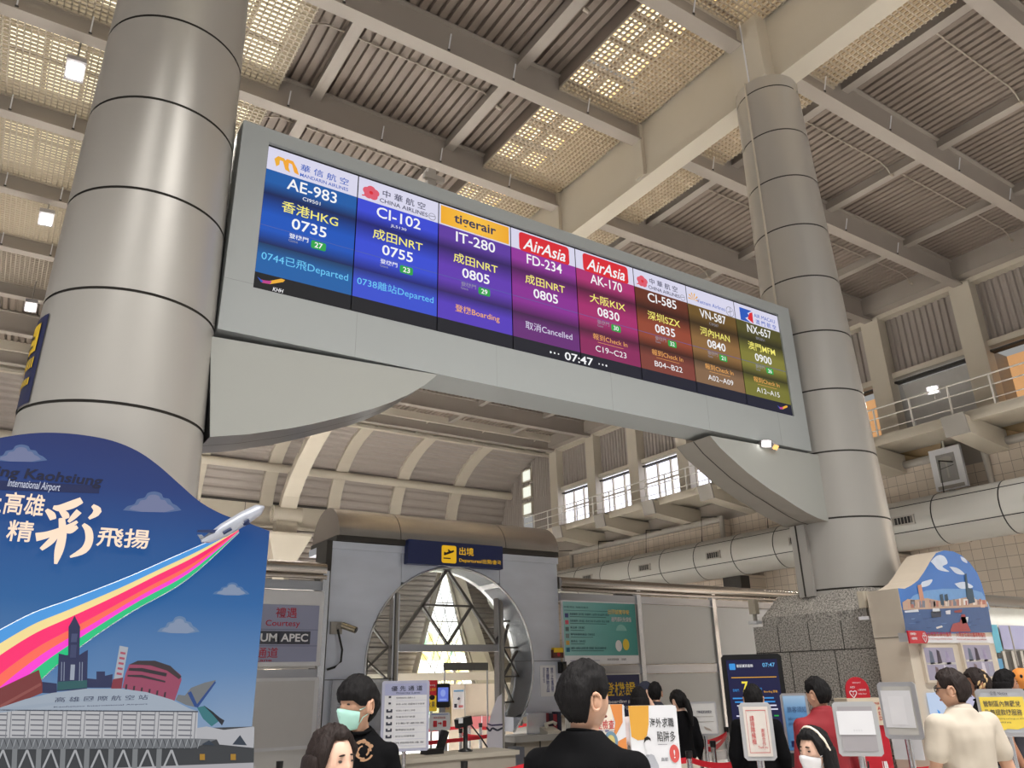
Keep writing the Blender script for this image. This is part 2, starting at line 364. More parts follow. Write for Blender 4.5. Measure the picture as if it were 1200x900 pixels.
# stained-glass triangle in the far wall
sg = bpy.data.materials.new('stained_glass'); sg.use_nodes = True; nt = sg.node_tree; bs = nt.nodes['Principled BSDF']
g = nt.nodes.new('ShaderNodeNewGeometry'); vo = nt.nodes.new('ShaderNodeTexVoronoi'); vo.inputs['Scale'].default_value = 2.6; nt.links.new(g.outputs['Position'], vo.inputs['Vector'])
sp = nt.nodes.new('ShaderNodeSeparateColor'); nt.links.new(vo.outputs['Color'], sp.inputs[0])
cr = nt.nodes.new('ShaderNodeValToRGB'); cr.color_ramp.interpolation = 'CONSTANT'
e = cr.color_ramp.elements; e[0].position = 0; e[0].color = lin((255, 255, 250))+(1,); e[1].position = .45; e[1].color = lin((250, 240, 190))+(1,)
for p, c in ((.62, (225, 232, 150)), (.74, (255, 255, 245)), (.84, (150, 205, 165)), (.92, (235, 215, 120))): x = e.new(p); x.color = lin(c)+(1,)
nt.links.new(sp.outputs[0], cr.inputs[0])
s2 = nt.nodes.new('ShaderNodeSeparateXYZ'); nt.links.new(g.outputs['Position'], s2.inputs[0])
mr = nt.nodes.new('ShaderNodeMapRange'); mr.inputs[1].default_value = 4.6; mr.inputs[2].default_value = 3.6; nt.links.new(s2.outputs[2], mr.inputs[0])
mx = nt.nodes.new('ShaderNodeMix'); mx.data_type = 'RGBA'; mx.inputs[6].default_value = (1, 1, 1, 1); nt.links.new(mr.outputs[0], mx.inputs[0]); nt.links.new(cr.outputs[0], mx.inputs[7])
nt.links.new(mx.outputs[2], bs.inputs['Emission Color']); bs.inputs['Emission Strength'].default_value = 2.0
F = Frame((19.2, 35.7, 0), (1, 0, 0), (0, 0, 1))
w = MB(); w.prism([F.p(0, 7.0), F.p(-2.0, 0), F.p(2.0, 0)], (0, .1, 0), sg)
o = struct(w, 'window_stained_glass', 'bright triangular stained-glass window seen through the gate arch', 'window')
w = MB()
for s in (-1, 1):
    w.tube([F.p(0, 7.1, .05), F.p(s*2.35, 0, .05)], .07, cream, 8)
    for k in range(1, 7): w.tube([F.p(s*2.3*k/7, 7-7*k/7., .05), F.p(-s*2.3*(7-k)/14, 7*(7-k)/14*.5, .05)], .018, steel_dk, 6)
for z in (1.7, 3.2, 4.4, 5.3): w.tube([F.p(-2.3*(1-z/7), z, .05), F.p(2.3*(1-z/7), z, .05)], .025, steel_dk, 6)
w.build('window_lattice', o)
b = MB(); b.prism([(16.7, 34.6, 0), (18.6, 35.2, 7.0), (19.1, 35.6, 7.3), (16.9, 35.6, 0)], (0, .05, 0), cream); b.prism([(22.2, 34.6, 0), (19.9, 35.2, 7.0), (19.3, 35.6, 7.3), (21.5, 35.6, 0)], (0, .05, 0), cream)
struct(b, 'trim_1', 'sloping cream reveals either side of the stained-glass window', 'trim')
# right wall
tw = MB(); tw.box(22.9, 23.15, -4, 36.3, -.05, 7.15, tiles('wall_tile', (212, 198, 182), (140, 127, 115), .3, (1, 2), .4, .02, .07))
struct(tw, 'wall_right', 'beige square-tiled lower wall on the right side', 'wall')
tw = MB(); tw.box(22.9, 23.15, -4, 36.3, 7.15, 8.6, steel); struct(tw, 'wall_right_band', 'plain beige wall band under the catwalk', 'wall')
PY = [YB[1]+2.95*k for k in range(0, 10)]
up = MB(); P = .2; xs = []
y = -2.0
while y < 36:
    for dy, dx in ((0, 0), (.03, .06), (.1, .06), (.13, 0)): xs.append((22.9+dx, y+dy))
    y += P
m = len(xs); up.add([(x, y, 10.4) for x, y in xs]+[(x, y, 13.1) for x, y in xs], [(i, m+i, m+i+1, i+1) for i in range(m-1)], sidem); up.box(23.0, 23.1, -2, 36, 10.4, 13.1, sidem)
for y0, y1 in ((31.3, 33.0), (33.85, 36.2)):
    xs = [(22.9+(.06 if k % 4 in (1, 2) else 0), y0+(y1-y0)*k/44) for k in range(45)]; m = len(xs)
    up.add([(x, y, 8.6) for x, y in xs]+[(x, y, 10.4) for x, y in xs], [(i, m+i, m+i+1, i+1) for i in range(m-1)], sidem)
struct(up, 'wall_right_upper', 'corrugated upper wall band under the roof on the right', 'wall')
for y in PY:
    b = MB(); b.box(22.5, 22.95, y-.3, y+.3, 7.9 if y < 31 else 8.6, 12.4 if y < 31 else 12.1, cream); struct(b, 'wall_pilaster', 'cream steel wall column carrying a roof beam on the right wall', 'pilaster', 'wall columns on the right wall')
b = MB(); b.box(22.7, 23, -2, 31, 10.3, 10.48, cream); b.box(22.75, 23, -2, 31, 10.14, 10.2, dark); b.box(22.6, 22.95, -2, 31.3, 12.35, 12.5, cream); b.box(22.2, 22.95, -2, 31.3, 12.5, 13.15, steel)
struct(b, 'trim_2', 'cream trim lines framing the corrugated band of the right wall', 'trim')
winlit = M('window_daylight', (236, 236, 250), .4, emit=2.0, var=.03, scale=.8)
for i in range(6, 10):
    y0, y1 = PY[i-1]+.3, PY[i]-.3
    w = MB(); w.box(22.95, 23, y0, y1, 8.5, 10.3, winlit)
    o = struct(w, 'window_%d' % i, 'bright frosted window pane between wall columns above the catwalk', 'window', 'upper windows of the right wall')
    w = MB()
    for k in range(4): yy = y0+(y1-y0)*k/3; w.box(22.86, 22.96, yy-.03, yy+.03, 8.5, 10.25, cream)
    for z in (8.5, 9.4, 10.2): w.box(22.87, 22.96, y0, y1, z-.03, z+.03, cream)
    w.build('window_frame', o)
for k, z in enumerate((9.72, 10.62, 11.5)):
    w = MB(); w.box(22.86, 22.9, 32.98, 33.75, z, z+.56, M('window_daylight_warm', (238, 240, 226), .4, emit=1.1, var=.02))
    o = struct(w, 'window_%d' % (10+k), ['lowest', 'middle', 'topmost'][k]+' of three small stacked windows beside the far vault', 'window')
    w = MB(); w.box(22.8, 22.88, 32.9, 32.98, z-.06, z+.62, cream); w.box(22.8, 22.88, 33.75, 33.83, z-.06, z+.62, cream); w.box(22.8, 22.88, 32.9, 33.83, z-.08, z, cream); w.box(22.8, 22.88, 32.9, 33.83, z+.56, z+.63, cream); w.build('window_frame', o)
# near bays of the upper right wall: white sloping board, warm-lit rooms
room = M('lit_room', (240, 176, 120), .6, emit=.75, var=.25, scale=1.2)
for i in range(1, 4):
    y0, y1 = PY[i]+.3, PY[i+1]-.3
    b = MB()
    if i == 2: b.prism([(22.95, y0+.2, 10.1), (22.95, y1-.1, 10.1), (23.6, y1-.1, 8), (23.6, y0+.2, 8)], (.05, 0, 0), M('white_board', (205, 203, 200), .6))
    else: b.box(23.7, 23.75, y0, y1, 8, 10.2, room)
    b.box(22.95, 23.8, y0-.05, y0, 8, 10.2, steel_dk); b.box(22.95, 23.8, y1, y1+.05, 8, 10.2, steel_dk)
    struct(b, 'wall_recess', ['warm-lit room opening behind the catwalk at the right edge', 'white sloping board closing a bay behind the catwalk', 'warm-lit room opening behind the right column'][i-1], 'recess')
# ================================================================ right wall furniture
cw = thing('catwalk', 'beige catwalk with white railing along the upper right wall', 'catwalk', (21.8, 18, 7.85), kind='structure')
b = MB(); b.box(20.7, 22.9, 5, 30.5, 7.86, 8.0, cream); b.box(20.7, 20.8, 5, 30.5, 7.75, 8.02, cream); b.build('walkway', cw)
rail = M('white_rail', (226, 222, 214), .4)
b = MB(); b.tube([(20.75, 5, 8.85), (20.75, 30.5, 8.85)], .025, rail, 8); b.tube([(20.75, 5, 8.55), (20.75, 30.5, 8.55)], .02, rail, 8); b.tube([(20.75, 5, 8.2), (20.75, 30.5, 8.2)], .015, rail, 8); b.build('handrail', cw)
for k in range(23):
    b = MB(); y = 5.6+1.1*k; b.tube([(20.75, y, 8.0), (20.75, y, 8.85)], .028, rail, 8); b.build('railing_post', cw)
for i, y in enumerate(PY):
    if y > 29: continue
    b = MB(); c = [(20.4, 7.9), (20.5, 7.42), (22.9, 7.15), (22.9, 7.75)]
    b.prism([(x, y-.28, z) for x, z in c], (0, .56, 0), cream); b.prism([(x-.06, y-.31, z) for x, z in ((20.4, 7.93), (20.5, 7.4), (20.56, 7.4), (20.46, 7.93))], (0, .62, 0), steel_dk)
    struct(b, 'wall_corbel', 'cream tapered bracket beam under the catwalk', 'corbel', 'bracket beams under the catwalk')
pipe = M('grey_pipe', (178, 172, 164), .45)
for y0, y1, z, w in ((19.9, 29.2, 7.1, 'far'), (11.3, 13.6, 7.45, 'middle'), (5, 10.2, 7.45, 'near')):
    b = MB(); b.tube([(22.4, y0, z), (22.4, y1, z)], .12, pipe, 12)
    for y in (y0, y1): b.tube([(22.4, y, z+.1), (22.4, y, 5.6)], .09, pipe, 8)
    b.box(22.45, 22.85, y0, y1, 5.0, z, MATS['wall_tile'])
    struct(b, 'trim_3', 'rounded grey pipe rail on the tiled parapet, %s stretch' % w, 'trim')
mir = M('mirror_glass', (210, 190, 160), .05, metal=1, var=.3, scale=3)
b = MB(); b.box(22.5, 22.55, 5, 10.0, 7.6, 8.3, mir); b.box(22.5, 22.55, 11.4, 13.4, 7.6, 8.0, mir); struct(b, 'wall_glass_strip', 'mirror-like glass strip above the tiled parapet', 'glass')
c = onX(1117, 573, 22.3); F = Frame(c, (0, -1, 0), (0, 0, 1))
t = thing('fan_niche_panel', 'white panel with a grey recess and ceiling fan silhouette hung below the catwalk', 'panel', c)
b = MB(); b.obox(F.p(0, .6, 0), (0, .45, 0), (0, 0, .6), (.05, 0, 0), white); b.build('board', t)
b = MB(); b.rect(F, -.27, .22, .27, 1.02, M('niche_grey', (140, 138, 136), .6), .06); b.disc(F, 0, .86, .18, .09, steel_dk, .07); b.line(F, [(0, .84), (0, .32)], .05, steel_dk, .07); b.line(F, [(-.2, .6), (.2, .66)], .02, dark, .075); b.rect(F, -.38, .02, .38, .12, steel_dk, .06); b.build('fan_recess', t)
b = MB(); b.tube([F.p(0, 1.2, 0), F.p(0, 7.9-c.z, 0)], .03, rail, 6); b.build('hanger', t)
# air duct
dm = M('duct_paint', (176, 174, 168), .35, var=.04, scale=.8)
d = thing('air_duct', 'large round grey air duct with black seams along the right wall', 'duct', (21.4, 18, 5.45))
DY0, DY1, DX, DZ, DR = 3.0, 34.0, 21.35, 5.5, .68
b = MB(); b.tube([(DX, DY0, DZ), (DX, DY1, DZ)], DR, dm, 36); b.build('duct_shell', d)
b = MB()
y = 4.1
while y < 33:
    b.tube([(DX, y, DZ), (DX, y+.03, DZ)], DR+.006, black, 36); y += 1.75
for a in (math.radians(205), math.radians(140)): b.obox((DX+math.cos(a)*(DR+.002), 18.5, DZ+math.sin(a)*(DR+.002)), (0, 15.5, 0), (-.012*math.sin(a), .0, .012*math.cos(a)), (.004*math.cos(a), 0, .004*math.sin(a)), black)
b.build('seam_bands', d)
for k in range(8):
    y = 4.9+3.5*k; a = math.radians(183); c = Vector((DX+DR*math.cos(a), y, DZ+DR*math.sin(a)+.05))
    b = MB(); b.obox(c, (0, .32, 0), (0, 0, .13), (.05, 0, 0), steel_dk); b.obox(c-Vector((.03, 0, 0)), (0, .27, 0), (0, 0, .09), (.03, 0, 0), black)
    for j in range(6): b.obox(c+Vector((-.065, -.24+.096*j, 0)), (0, .008, 0), (0, 0, .09), (.004, 0, 0), steel_dk)
    b.build('air_vent', d)
b = MB()
for k in range(10): y = 5+3*k; b.tube([(DX, y, DZ+DR), (DX+.1, y, 7.1), (22.4, y+.05, 7.2)], .02, dark, 6)
b.build('hanger_wire', d)
b = MB()
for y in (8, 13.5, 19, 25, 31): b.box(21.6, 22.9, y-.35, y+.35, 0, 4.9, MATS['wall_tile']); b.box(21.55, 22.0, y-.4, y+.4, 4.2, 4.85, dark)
struct(b, 'wall_piers', 'tiled wall piers and dark recesses behind the air duct', 'pier')
# floodlights
lampw = M('lamp_white', (255, 252, 245), .3, emit=14, var=0)
def flood(p, aim, label, watts=60, size=.19, mat=lampw, post=None):
    p = Vector(p); t = thing('floodlight', label, 'lamp', p, 'floodlights')
    del t['group']
    f = Vector(aim).normalized(); r = f.cross(Vector((0, 0, 1)) if abs(f.z) < .9 else Vector((1, 0, 0))).normalized(); u = r.cross(f)
    b = MB(); b.obox(p-f*.06, r*size*1.15, u*size*.8, f*.06, M('lamp_housing', (170, 166, 170), .4)); b.build('housing', t)
    b = MB(); b.obox(p+f*.012, r*size*.8, u*size*.6, f*.012, mat); b.build('lens', t)
    b = MB(); b.tube([p-f*.1, p-f*.1+Vector((0, 0, post or size*1.6))], .02 if size > .1 else .01, steel_dk, 6); b.build('bracket', t)
    l = bpy.data.lights.new('floodlight_beam', 'SPOT'); l.energy = watts; l.spot_size = 2.2; l.spot_blend = .6; l.shadow_soft_size = .2; l.color = (1, .96, .9)
    lo = bpy.data.objects.new('beam', l); COL.objects.link(lo); lo.parent = t; lo.location = f*.08
    lo.rotation_euler = f.to_track_quat('-Z', 'Y').to_euler()
    return t
for (x, y), w in (((88, 83), 'nearest of the three under the left grilles'), ((54, 257), 'middle one of the three under the left grilles'), ((36, 360), 'farthest of the three under the left grilles')):
    flood(onZ(x, y, 11.9), (.1, -.35, -1), 'bright square floodlight '+w, 500, post=.82)
flood(onX(1093, 457, 20.85), (-1, -.35, -.25), 'bright floodlight standing on the catwalk railing in front of the white board', 120, .14, post=-.28)
# sprinklers, conduits
b0 = MB(); b0.tube([(0, 0, 0), (0, 0, .3)], .014, white, 6); b0.lathe([(.03, -.03), (.03, 0)], (0, 0, 0), dark, 8)
o0 = None
for y in YB[1:9]:
    for X in ((-1.4, -.3, 3.2, 5.2, 6.6, 8.4) if y < 23 else (4.5, 7.5, 12, 15, 18)) + ((12, 14.2, 16.9, 19.2) if y < 12 else ()):
        p = (X, y-.13, 12.36)
        if o0 is None:
            o0 = b0.build('sprinkler'); o = o0; off = o.location.copy()
        else: o = o0.copy(); COL.objects.link(o)
        o.location = p; o.rotation_euler = (.3, 0, 0)
        tag(o, 'small white sprinkler rod on the edge of a roof beam', 'sprinkler', 'sprinkler rods on the roof beams')
cm = M('conduit', (172, 160, 146), .4)
for i, y in enumerate(YB[1:5]):
    for j, (x0, x1) in enumerate(((3.0, 7.0), (12.3, 16.3), (16.6, 22.0))):
        b = MB(); yy = y+1.1; b.tube([(x0, yy, 12.9), (x0+.3, yy, 13.04), (x1-.35, yy, 13.04), (x1-.1, yy, 12.95), (x1, yy, 12.82)], .017, cm, 8); b.tube([(x1-.02, yy, 12.82), (x1+.1, yy, 12.8)], .04, cm, 8)
        struct(b, 'ceiling_conduit', 'thin curved conduit under the corrugated roof deck', 'conduit', 'conduits under the roof deck')

# ================================================================ columns
colm = M('column_panel', (192, 188, 182), .34, metal=.45, var=.035, scale=.7)
def rcol(z): return .6955-.0200*(z-2.87)
SEAMS = [2.72+.936*k for k in range(0, 12)]
def column(cx, cy, top, label):
    t = thing('round_column', label, 'column', (cx, cy, 0), kind='structure')
    b = MB()
    zs = [0]+[z for z in SEAMS if z < top]+[top]
    for z0, z1 in zip(zs, zs[1:]): b.lathe([(rcol(z0), z0+.012), (rcol(z1), z1-.012)], (cx, cy, 0), colm, 72, caps=False)
    b.build('panel_cladding', t)
    b = MB()
    for z in zs[1:-1]: b.lathe([(rcol(z)-.012, z-.014), (rcol(z)-.012, z+.014)], (cx, cy, 0), dark, 60, caps=False)
    b.lathe([(rcol(0)-.06, 0), (rcol(top)-.06, top)], (cx, cy, 0), dark, 32)
    b.build('panel_joint', t)
    return t
CY = 6.76
cl = column(GX[0], CY, 11.4, 'round grey panelled column behind the blue mural')
crt = column(GX[1], CY, 11.4, 'round grey panelled column on the granite plinth')
for t, gx in ((cl, GX[0]), (crt, GX[1])):
    b = MB(); b.box(gx-.45, gx+.45, CY-.35, CY+.3, 11.38, 13.3, cream); b.box(gx-.47, gx-.45, CY-.03, CY-.01, 11.4, 13.2, white); b.build('steel_post', t)
b = MB(); a = math.radians(178)
b.tube([(GX[1]+(rcol(z)+.015)*math.cos(a), CY+(rcol(z)+.015)*math.sin(a), z) for z in (6.9, 9, 11.4)], .018, cream, 8); b.build('conduit', crt)
b = MB(); b.box(9.33, 9.5, 6.82, 7.06, 2.65, 3.62, colm); b.box(9.322, 9.335, 6.95, 6.97, 2.65, 3.62, dark); b.build('base_cover', crt)
# curved sign wrapped round the left column
t = thing('column_sign', 'dark blue departures sign wrapped around the side of the left column', 'sign', (GX[0], CY, 3.68))
def wrap(b, a0, a1, z0, z1, mat, l, n=16):
    vs = []
    for k in range(n+1):
        a = math.radians(a0+(a1-a0)*k/n)
        for z in (z0, z1): r = rcol(z)+l; vs.append((GX[0]+r*math.cos(a), CY+r*math.sin(a), z))
    b.add(vs, [(2*i, 2*i+2, 2*i+3, 2*i+1) for i in range(n)], mat, True)
b = MB(); wrap(b, -154, -290, 3.68, 4.42, navy, .008, 24); b.build('sign_sheet', t)
b = MB(); wrap(b, -161, -192, 4.12, 4.36, yellow, .014)
wrap(b, -166, -180, 4.16, 4.18, black, .018, 6); wrap(b, -166, -172, 4.235, 4.26, black, .018, 4); wrap(b, -172, -184, 4.25, 4.29, black, .018, 4); b.build('aircraft_pictogram', t)
b = MB()
for k in range(9): wrap(b, -160-k*3.4, -162-k*3.4, 3.98, 4.07, yellow, .014, 2)
for k in range(9): wrap(b, -160-k*3.4, -162-k*3.4, 3.84, 3.9, yellow, .014, 2)
b.build('lettering', t)

# ================================================================ flight board
bm = M('board_casing', (164, 168, 168), .45, var=.02, scale=.8)
B = thing('flight_display_board', 'long grey flight information board with eight screens between two columns', 'display board', (5.3, 6.7, 4.59))
X0, X1, Z0, Z1, Yf, Yb = 1.235, 9.33, 4.595, 6.83, 6.5, 6.95
SX0, SX1, SZ0, SZ1 = 1.495, 9.06, 5.07, 6.675
b = MB(); b.box(X0, X1, Yf, Yb, Z0, SZ0, bm); b.box(X0, X1, Yf, Yb, SZ1, Z1, bm); b.box(X0, SX0, Yf, Yb, SZ0, SZ1, bm); b.box(SX1, X1, Yf, Yb, SZ0, SZ1, bm); b.box(SX0, SX1, Yb-.1, Yb, SZ0, SZ1, bm)
for x in (2.5, 4.1, 5.7, 7.3, 8.7): b.box(x, x+.003, Yf-.001, Yf, Z0, SZ0, M('casing_seam', (140, 143, 142), .6))
b.box(X0, SX0, Yf-.001, Yf, SZ0+.03, SZ0+.033, MATS['casing_seam'])
b.build('casing', B)
b = MB(); b.box(SX0, SX1, Yf+.04, Yb-.1, SZ0, SZ1, black); b.build('black_bezel', B)
F = Frame((SX0, Yf+.02, SZ0), (1, 0, 0), (0, 0, 1))
PW = (SX1-SX0)/8; HT = SZ1-SZ0
EM = .92
def glow(n, c, e=EM): return M(n, c, .4, emit=e, var=0)
s_white = glow('screen_white', (250, 250, 252)); s_head = glow('screen_header', (224, 222, 244), .9); s_yel = glow('screen_yellow', (250, 240, 120)); s_green = glow('screen_green', (40, 165, 70)); s_cyan = glow('screen_cyan', (110, 205, 250)); s_org = glow('screen_orange', (246, 176, 96)); s_bar = grad('screen_bar', 0, 1.5, 9, [(0, (14, 14, 18)), (1, (22, 24, 48))], .9); s_red = glow('screen_red', (222, 40, 52)); s_blue = glow('screen_blue', (40, 90, 190)); s_pink = glow('screen_pink', (226, 92, 112)); s_oran = glow('screen_logo_orange', (248, 170, 50)); s_ink = glow('screen_ink', (50, 52, 84)); s_rule = glow('screen_rule', (110, 130, 220), .5); s_gold = glow('screen_gold', (240, 176, 50)); s_dim = glow('screen_grey', (150, 150, 165))
flights = [
 ('AE-983', 'CI9501', '香港HKG', '0735', '27', '0744已飛Departed', None, (22, 92, 170), (6, 30, 84), (14, 84, 190), (22, 96, 168), s_cyan),
 ('CI-102', 'JL5130', '成田NRT', '0755', '23', '0738離站Departed', None, (58, 74, 216), (20, 26, 110), (54, 76, 214), (56, 80, 210), s_cyan),
 ('IT-280', '', '成田NRT', '0805', '29', '登機Boarding', None, (96, 58, 164), (48, 26, 96), (98, 56, 180), (86, 58, 190), s_org),
 ('FD-234', '', '成田NRT', '0805', '', '取消Cancelled', None, (150, 52, 158), (78, 22, 84), (140, 44, 150), (104, 40, 118), s_white),
 ('AK-170', '', '大阪KIX', '0830', '30', '報到Check In', 'C19~C23', (176, 48, 116), (84, 20, 56), (168, 42, 110), (140, 36, 92), s_org),
 ('CI-585', '', '深圳SZX', '0835', '32', '報到Check In', 'B04~B22', (104, 48, 30), (56, 22, 14), (150, 70, 48), (128, 62, 52), s_org),
 ('VN-587', 'CI9587', '河內HAN', '0840', '21', '報到Check In', 'A02~A09', (110, 82, 36), (58, 40, 16), (142, 104, 60), (134, 102, 74), s_org),
 ('NX-657', 'BR2851', '澳門MFM', '0900', '26', '報到Check In', 'A12~A15', (84, 80, 34), (44, 42, 18), (130, 126, 54), (120, 118, 48), s_org)]
R1, R2, R3, R4 = 1.31, 1.04, .49, .175      # row lines above the screen foot
for i, (fl_, code, dest, tm, gate, st, st2, c1, c0, c2, c3, sm_) in enumerate(flights):
    u0, u1 = i*PW+.006, (i+1)*PW-.006; uc = (u0+u1)/2; z = SZ0
    b = MB()
    b.rect(F, u0, R1, u1, HT-.035, s_head, 0)
    b.rect(F, u0, R2, u1, R1, grad('screen_flight_%d' % i, 2, z+R2, z+R1, [(0, c0), (.5, c1), (1, c1)], EM), 0)
    b.rect(F, u0, R3, u1, R2, grad('screen_dest_%d' % i, 2, z+R3, z+R2, [(0, c0), (.28, c2), (.6, c2), (1, c0)], EM), 0)
    b.rect(F, u0, R4, u1, R3, grad('screen_status_%d' % i, 2, z+R4, z+R3, [(0, c3), (.6, c3), (1, tuple(v*.6 for v in c3))], EM), 0)
    b.rect(F, u0, 0, u1, R4, s_bar, 0)
    b.rect(F, u0, .68, u1, .686, s_rule, .001)
    p = b.build('display_screen', B)
    b = MB()
    b.text(F, fl_, uc-.255, 1.15, uc+.255, 1.28, s_white, .003, .01)
    if code: b.text(F, code, uc-.09, 1.075, uc+.09, 1.115, s_white if i < 2 else s_dim, .003)
    b.text(F, dest, uc-.285, .885, uc+.285, 1.01, s_yel, .003, .014)
    b.text(F, tm, uc-.175, .725, uc+.175, .845, s_white, .003, .014)
    if gate:
        b.text(F, '登機門', uc-.19, .62, uc+.0, .672, s_white if i < 2 else s_dim, .003, .01); b.text(F, 'Gate', uc-.19, .58, uc-.1, .61, s_dim, .003)
        b.rrect(F, uc+.03, .575, uc+.18, .665, .02, s_green, .003); b.text(F, gate, uc+.065, .59, uc+.145, .65, s_white, .005, .015)
    if st2:
        b.text(F, st, uc-.27, .395, uc+.27, .475, sm_, .003); b.text(F, st2, uc-.24, .245, uc+.24, .32, s_white, .003); b.rect(F, uc-.2, .365, uc+.2, .37, sm_, .003)
    elif i == 2: b.text(F, st, uc-.26, .28, uc+.3, .38, s_org, .003, .008)
    elif i == 3: b.text(F, st, uc-.3, .3, uc+.36, .4, s_head, .003)
    else: b.text(F, st, uc-.425, .295, uc+.425, .405, sm_, .003)
    b.build('flight_lettering', p)
    b = MB(); hy = HT-.19
    if i == 0:
        for k, c in ((0, s_gold), (1, s_oran)):
            x = u0+.09+k*.09
            b.poly(F, [(x, hy-.05), (x-.025, hy+.03), (x+.01, hy+.075), (x+.07, hy+.07), (x+.115, hy+.0), (x+.14, hy-.07), (x+.09, hy-.055), (x+.06, hy+.03), (x+.03, hy+.035), (x+.03, hy-.02)], c, .003+.001*k)
        b.text(F, '華 信 航 空', u0+.33, hy-.01, u1-.1, hy+.075, s_blue, .004, .02); b.text(F, 'MANDARIN AIRLINES', u0+.33, hy-.075, u1-.1, hy-.035, s_blue, .004, .01)
    elif i in (1, 5):
        for k in range(5):
            a = PI/2+k*2*PI/5; b.disc(F, u0+.14+.045*math.cos(a), hy+.04*math.sin(a), .05, .045, s_pink, .003+.0003*k)
        b.disc(F, u0+.14, hy, .022, .02, s_red, .006); b.line(F, [(u0+.04, hy-.06), (u0+.1, hy-.05)], .014, s_red, .003)
        b.text(F, '中 華 航 空', u0+.27, hy+.0, u1-.16, hy+.09, s_ink, .004, .02); b.text(F, 'CHINA AIRLINES', u0+.24, hy-.075, u1-.13, hy-.025, s_ink, .004, .008)
        b.disc(F, u1-.075, hy-.05, .045, .045, s_dim, .003); b.disc(F, u1-.075, hy-.05, .037, .037, s_head, .004); b.line(F, [(u1-.11, hy-.05), (u1-.04, hy-.04)], .01, s_dim, .005)
    elif i == 2:
        b.rect(F, u0+.02, R1+.015, u1-.02, HT-.05, grad('screen_tiger', 0, SX0+u0, SX0+u1, [(0, (242, 172, 40)), (.5, (250, 196, 70)), (1, (240, 168, 40))], .95), .002)
        b.text(F, 'tigerair', uc-.28, hy-.065, uc+.27, hy+.085, s_ink, .004, .02); b.text(F, '台灣虎航', uc-.02, hy-.1, uc+.2, hy-.065, s_gold, .004)
    elif i in (3, 4):
        b.rrect(F, u0+.11, R1-.01, u1-.09, HT-.055, .045, s_red, .003)
        b.text(F, 'AirAsia', u0+.16, hy-.085, u1-.15, hy+.08, s_white, .005, .012, .3)
    elif i == 6:
        for k in range(6):
            a = k*PI/5; b.poly(F, [(u0+.12, hy-.03), (u0+.12+.1*math.cos(a-.12), hy-.02+.1*math.sin(a-.12)), (u0+.12+.1*math.cos(a+.12), hy-.02+.1*math.sin(a+.12))], s_gold, .003+.0003*k)
        b.text(F, 'Vietnam Airlines', u0+.18, hy-.05, u1-.2, hy+.01, s_blue, .004); b.disc(F, u1-.1, hy-.03, .08, .08, s_dim, .003, 24); b.disc(F, u1-.1, hy-.03, .07, .07, s_head, .004, 24); b.line(F, [(u1-.15, hy-.05), (u1-.05, hy-.01)], .012, s_dim, .005); b.line(F, [(u1-.1, hy-.1), (u1-.09, hy+.04)], .01, s_dim, .005)
    else:
        b.rect(F, u0+.1, hy-.1, u0+.36, hy+.1, s_blue, .003); b.poly(F, [(u0+.36, hy+.1), (u0+.26, hy+.04), (u0+.3, hy), (u0+.2, hy-.05), (u0+.3, hy-.1), (u0+.36, hy-.1)], s_head, .004); b.poly(F, [(u0+.3, hy+.05), (u0+.37, hy+.08), (u0+.36, hy-.1), (u0+.25, hy-.05)], s_red, .005)
        b.text(F, 'AIR MACAU', u0+.4, hy+.015, u1-.08, hy+.075, s_blue, .004); b.text(F, '澳 門 航 空', u0+.42, hy-.09, u1-.07, hy-.01, s_blue, .004, .01)
    b.build('airline_logo', p)
b = MB()
for (x, y, s) in ((.05, .055, 1), (8*PW-.3, .05, .9)):
    b.poly(F, [(x, y+.05), (x+.03*s, y+.02), (x+.1*s, y+.025), (x+.22*s, y+.08*s), (x+.235*s, y+.105*s), (x+.2*s, y+.11*s), (x+.1*s, y+.06), (x+.05*s, y+.04)], s_gold, .003)
    b.poly(F, [(x, y+.05), (x+.03*s, y+.02), (x+.1*s, y+.025), (x+.115*s, y+.06), (x+.05*s, y+.05)], glow('screen_magenta', (190, 60, 140)), .004)
    b.poly(F, [(x-.02, y+.07), (x+.02, y+.02), (x+.04, y+.035)], s_blue, .005); b.build('airport_logo', B); b = MB()
b.text(F, 'KHH', .18, .02, .28, .06, s_white, .003, .01, .2); b.text(F, '07:47', 3.75*PW, .035, 4.19*PW, .135, s_white, .003, .014)
for k in range(3): b.disc(F, 3.75*PW-.2+k*.055, .085, .014-.002*k, .014-.002*k, s_white, .003, 10); b.disc(F, 4.19*PW+.09+k*.055, .085, .01+.002*k, .01+.002*k, s_white, .003, 10)
b.build('clock_lettering', B)
b = MB()
b.box(3.35, 3.45, 6.72, 6.8, Z1, Z1+.4, steel); b.box(3.3, 3.55, 6.7, 6.76, Z1+.25, Z1+.32, steel); b.build('mounting_stub', B)
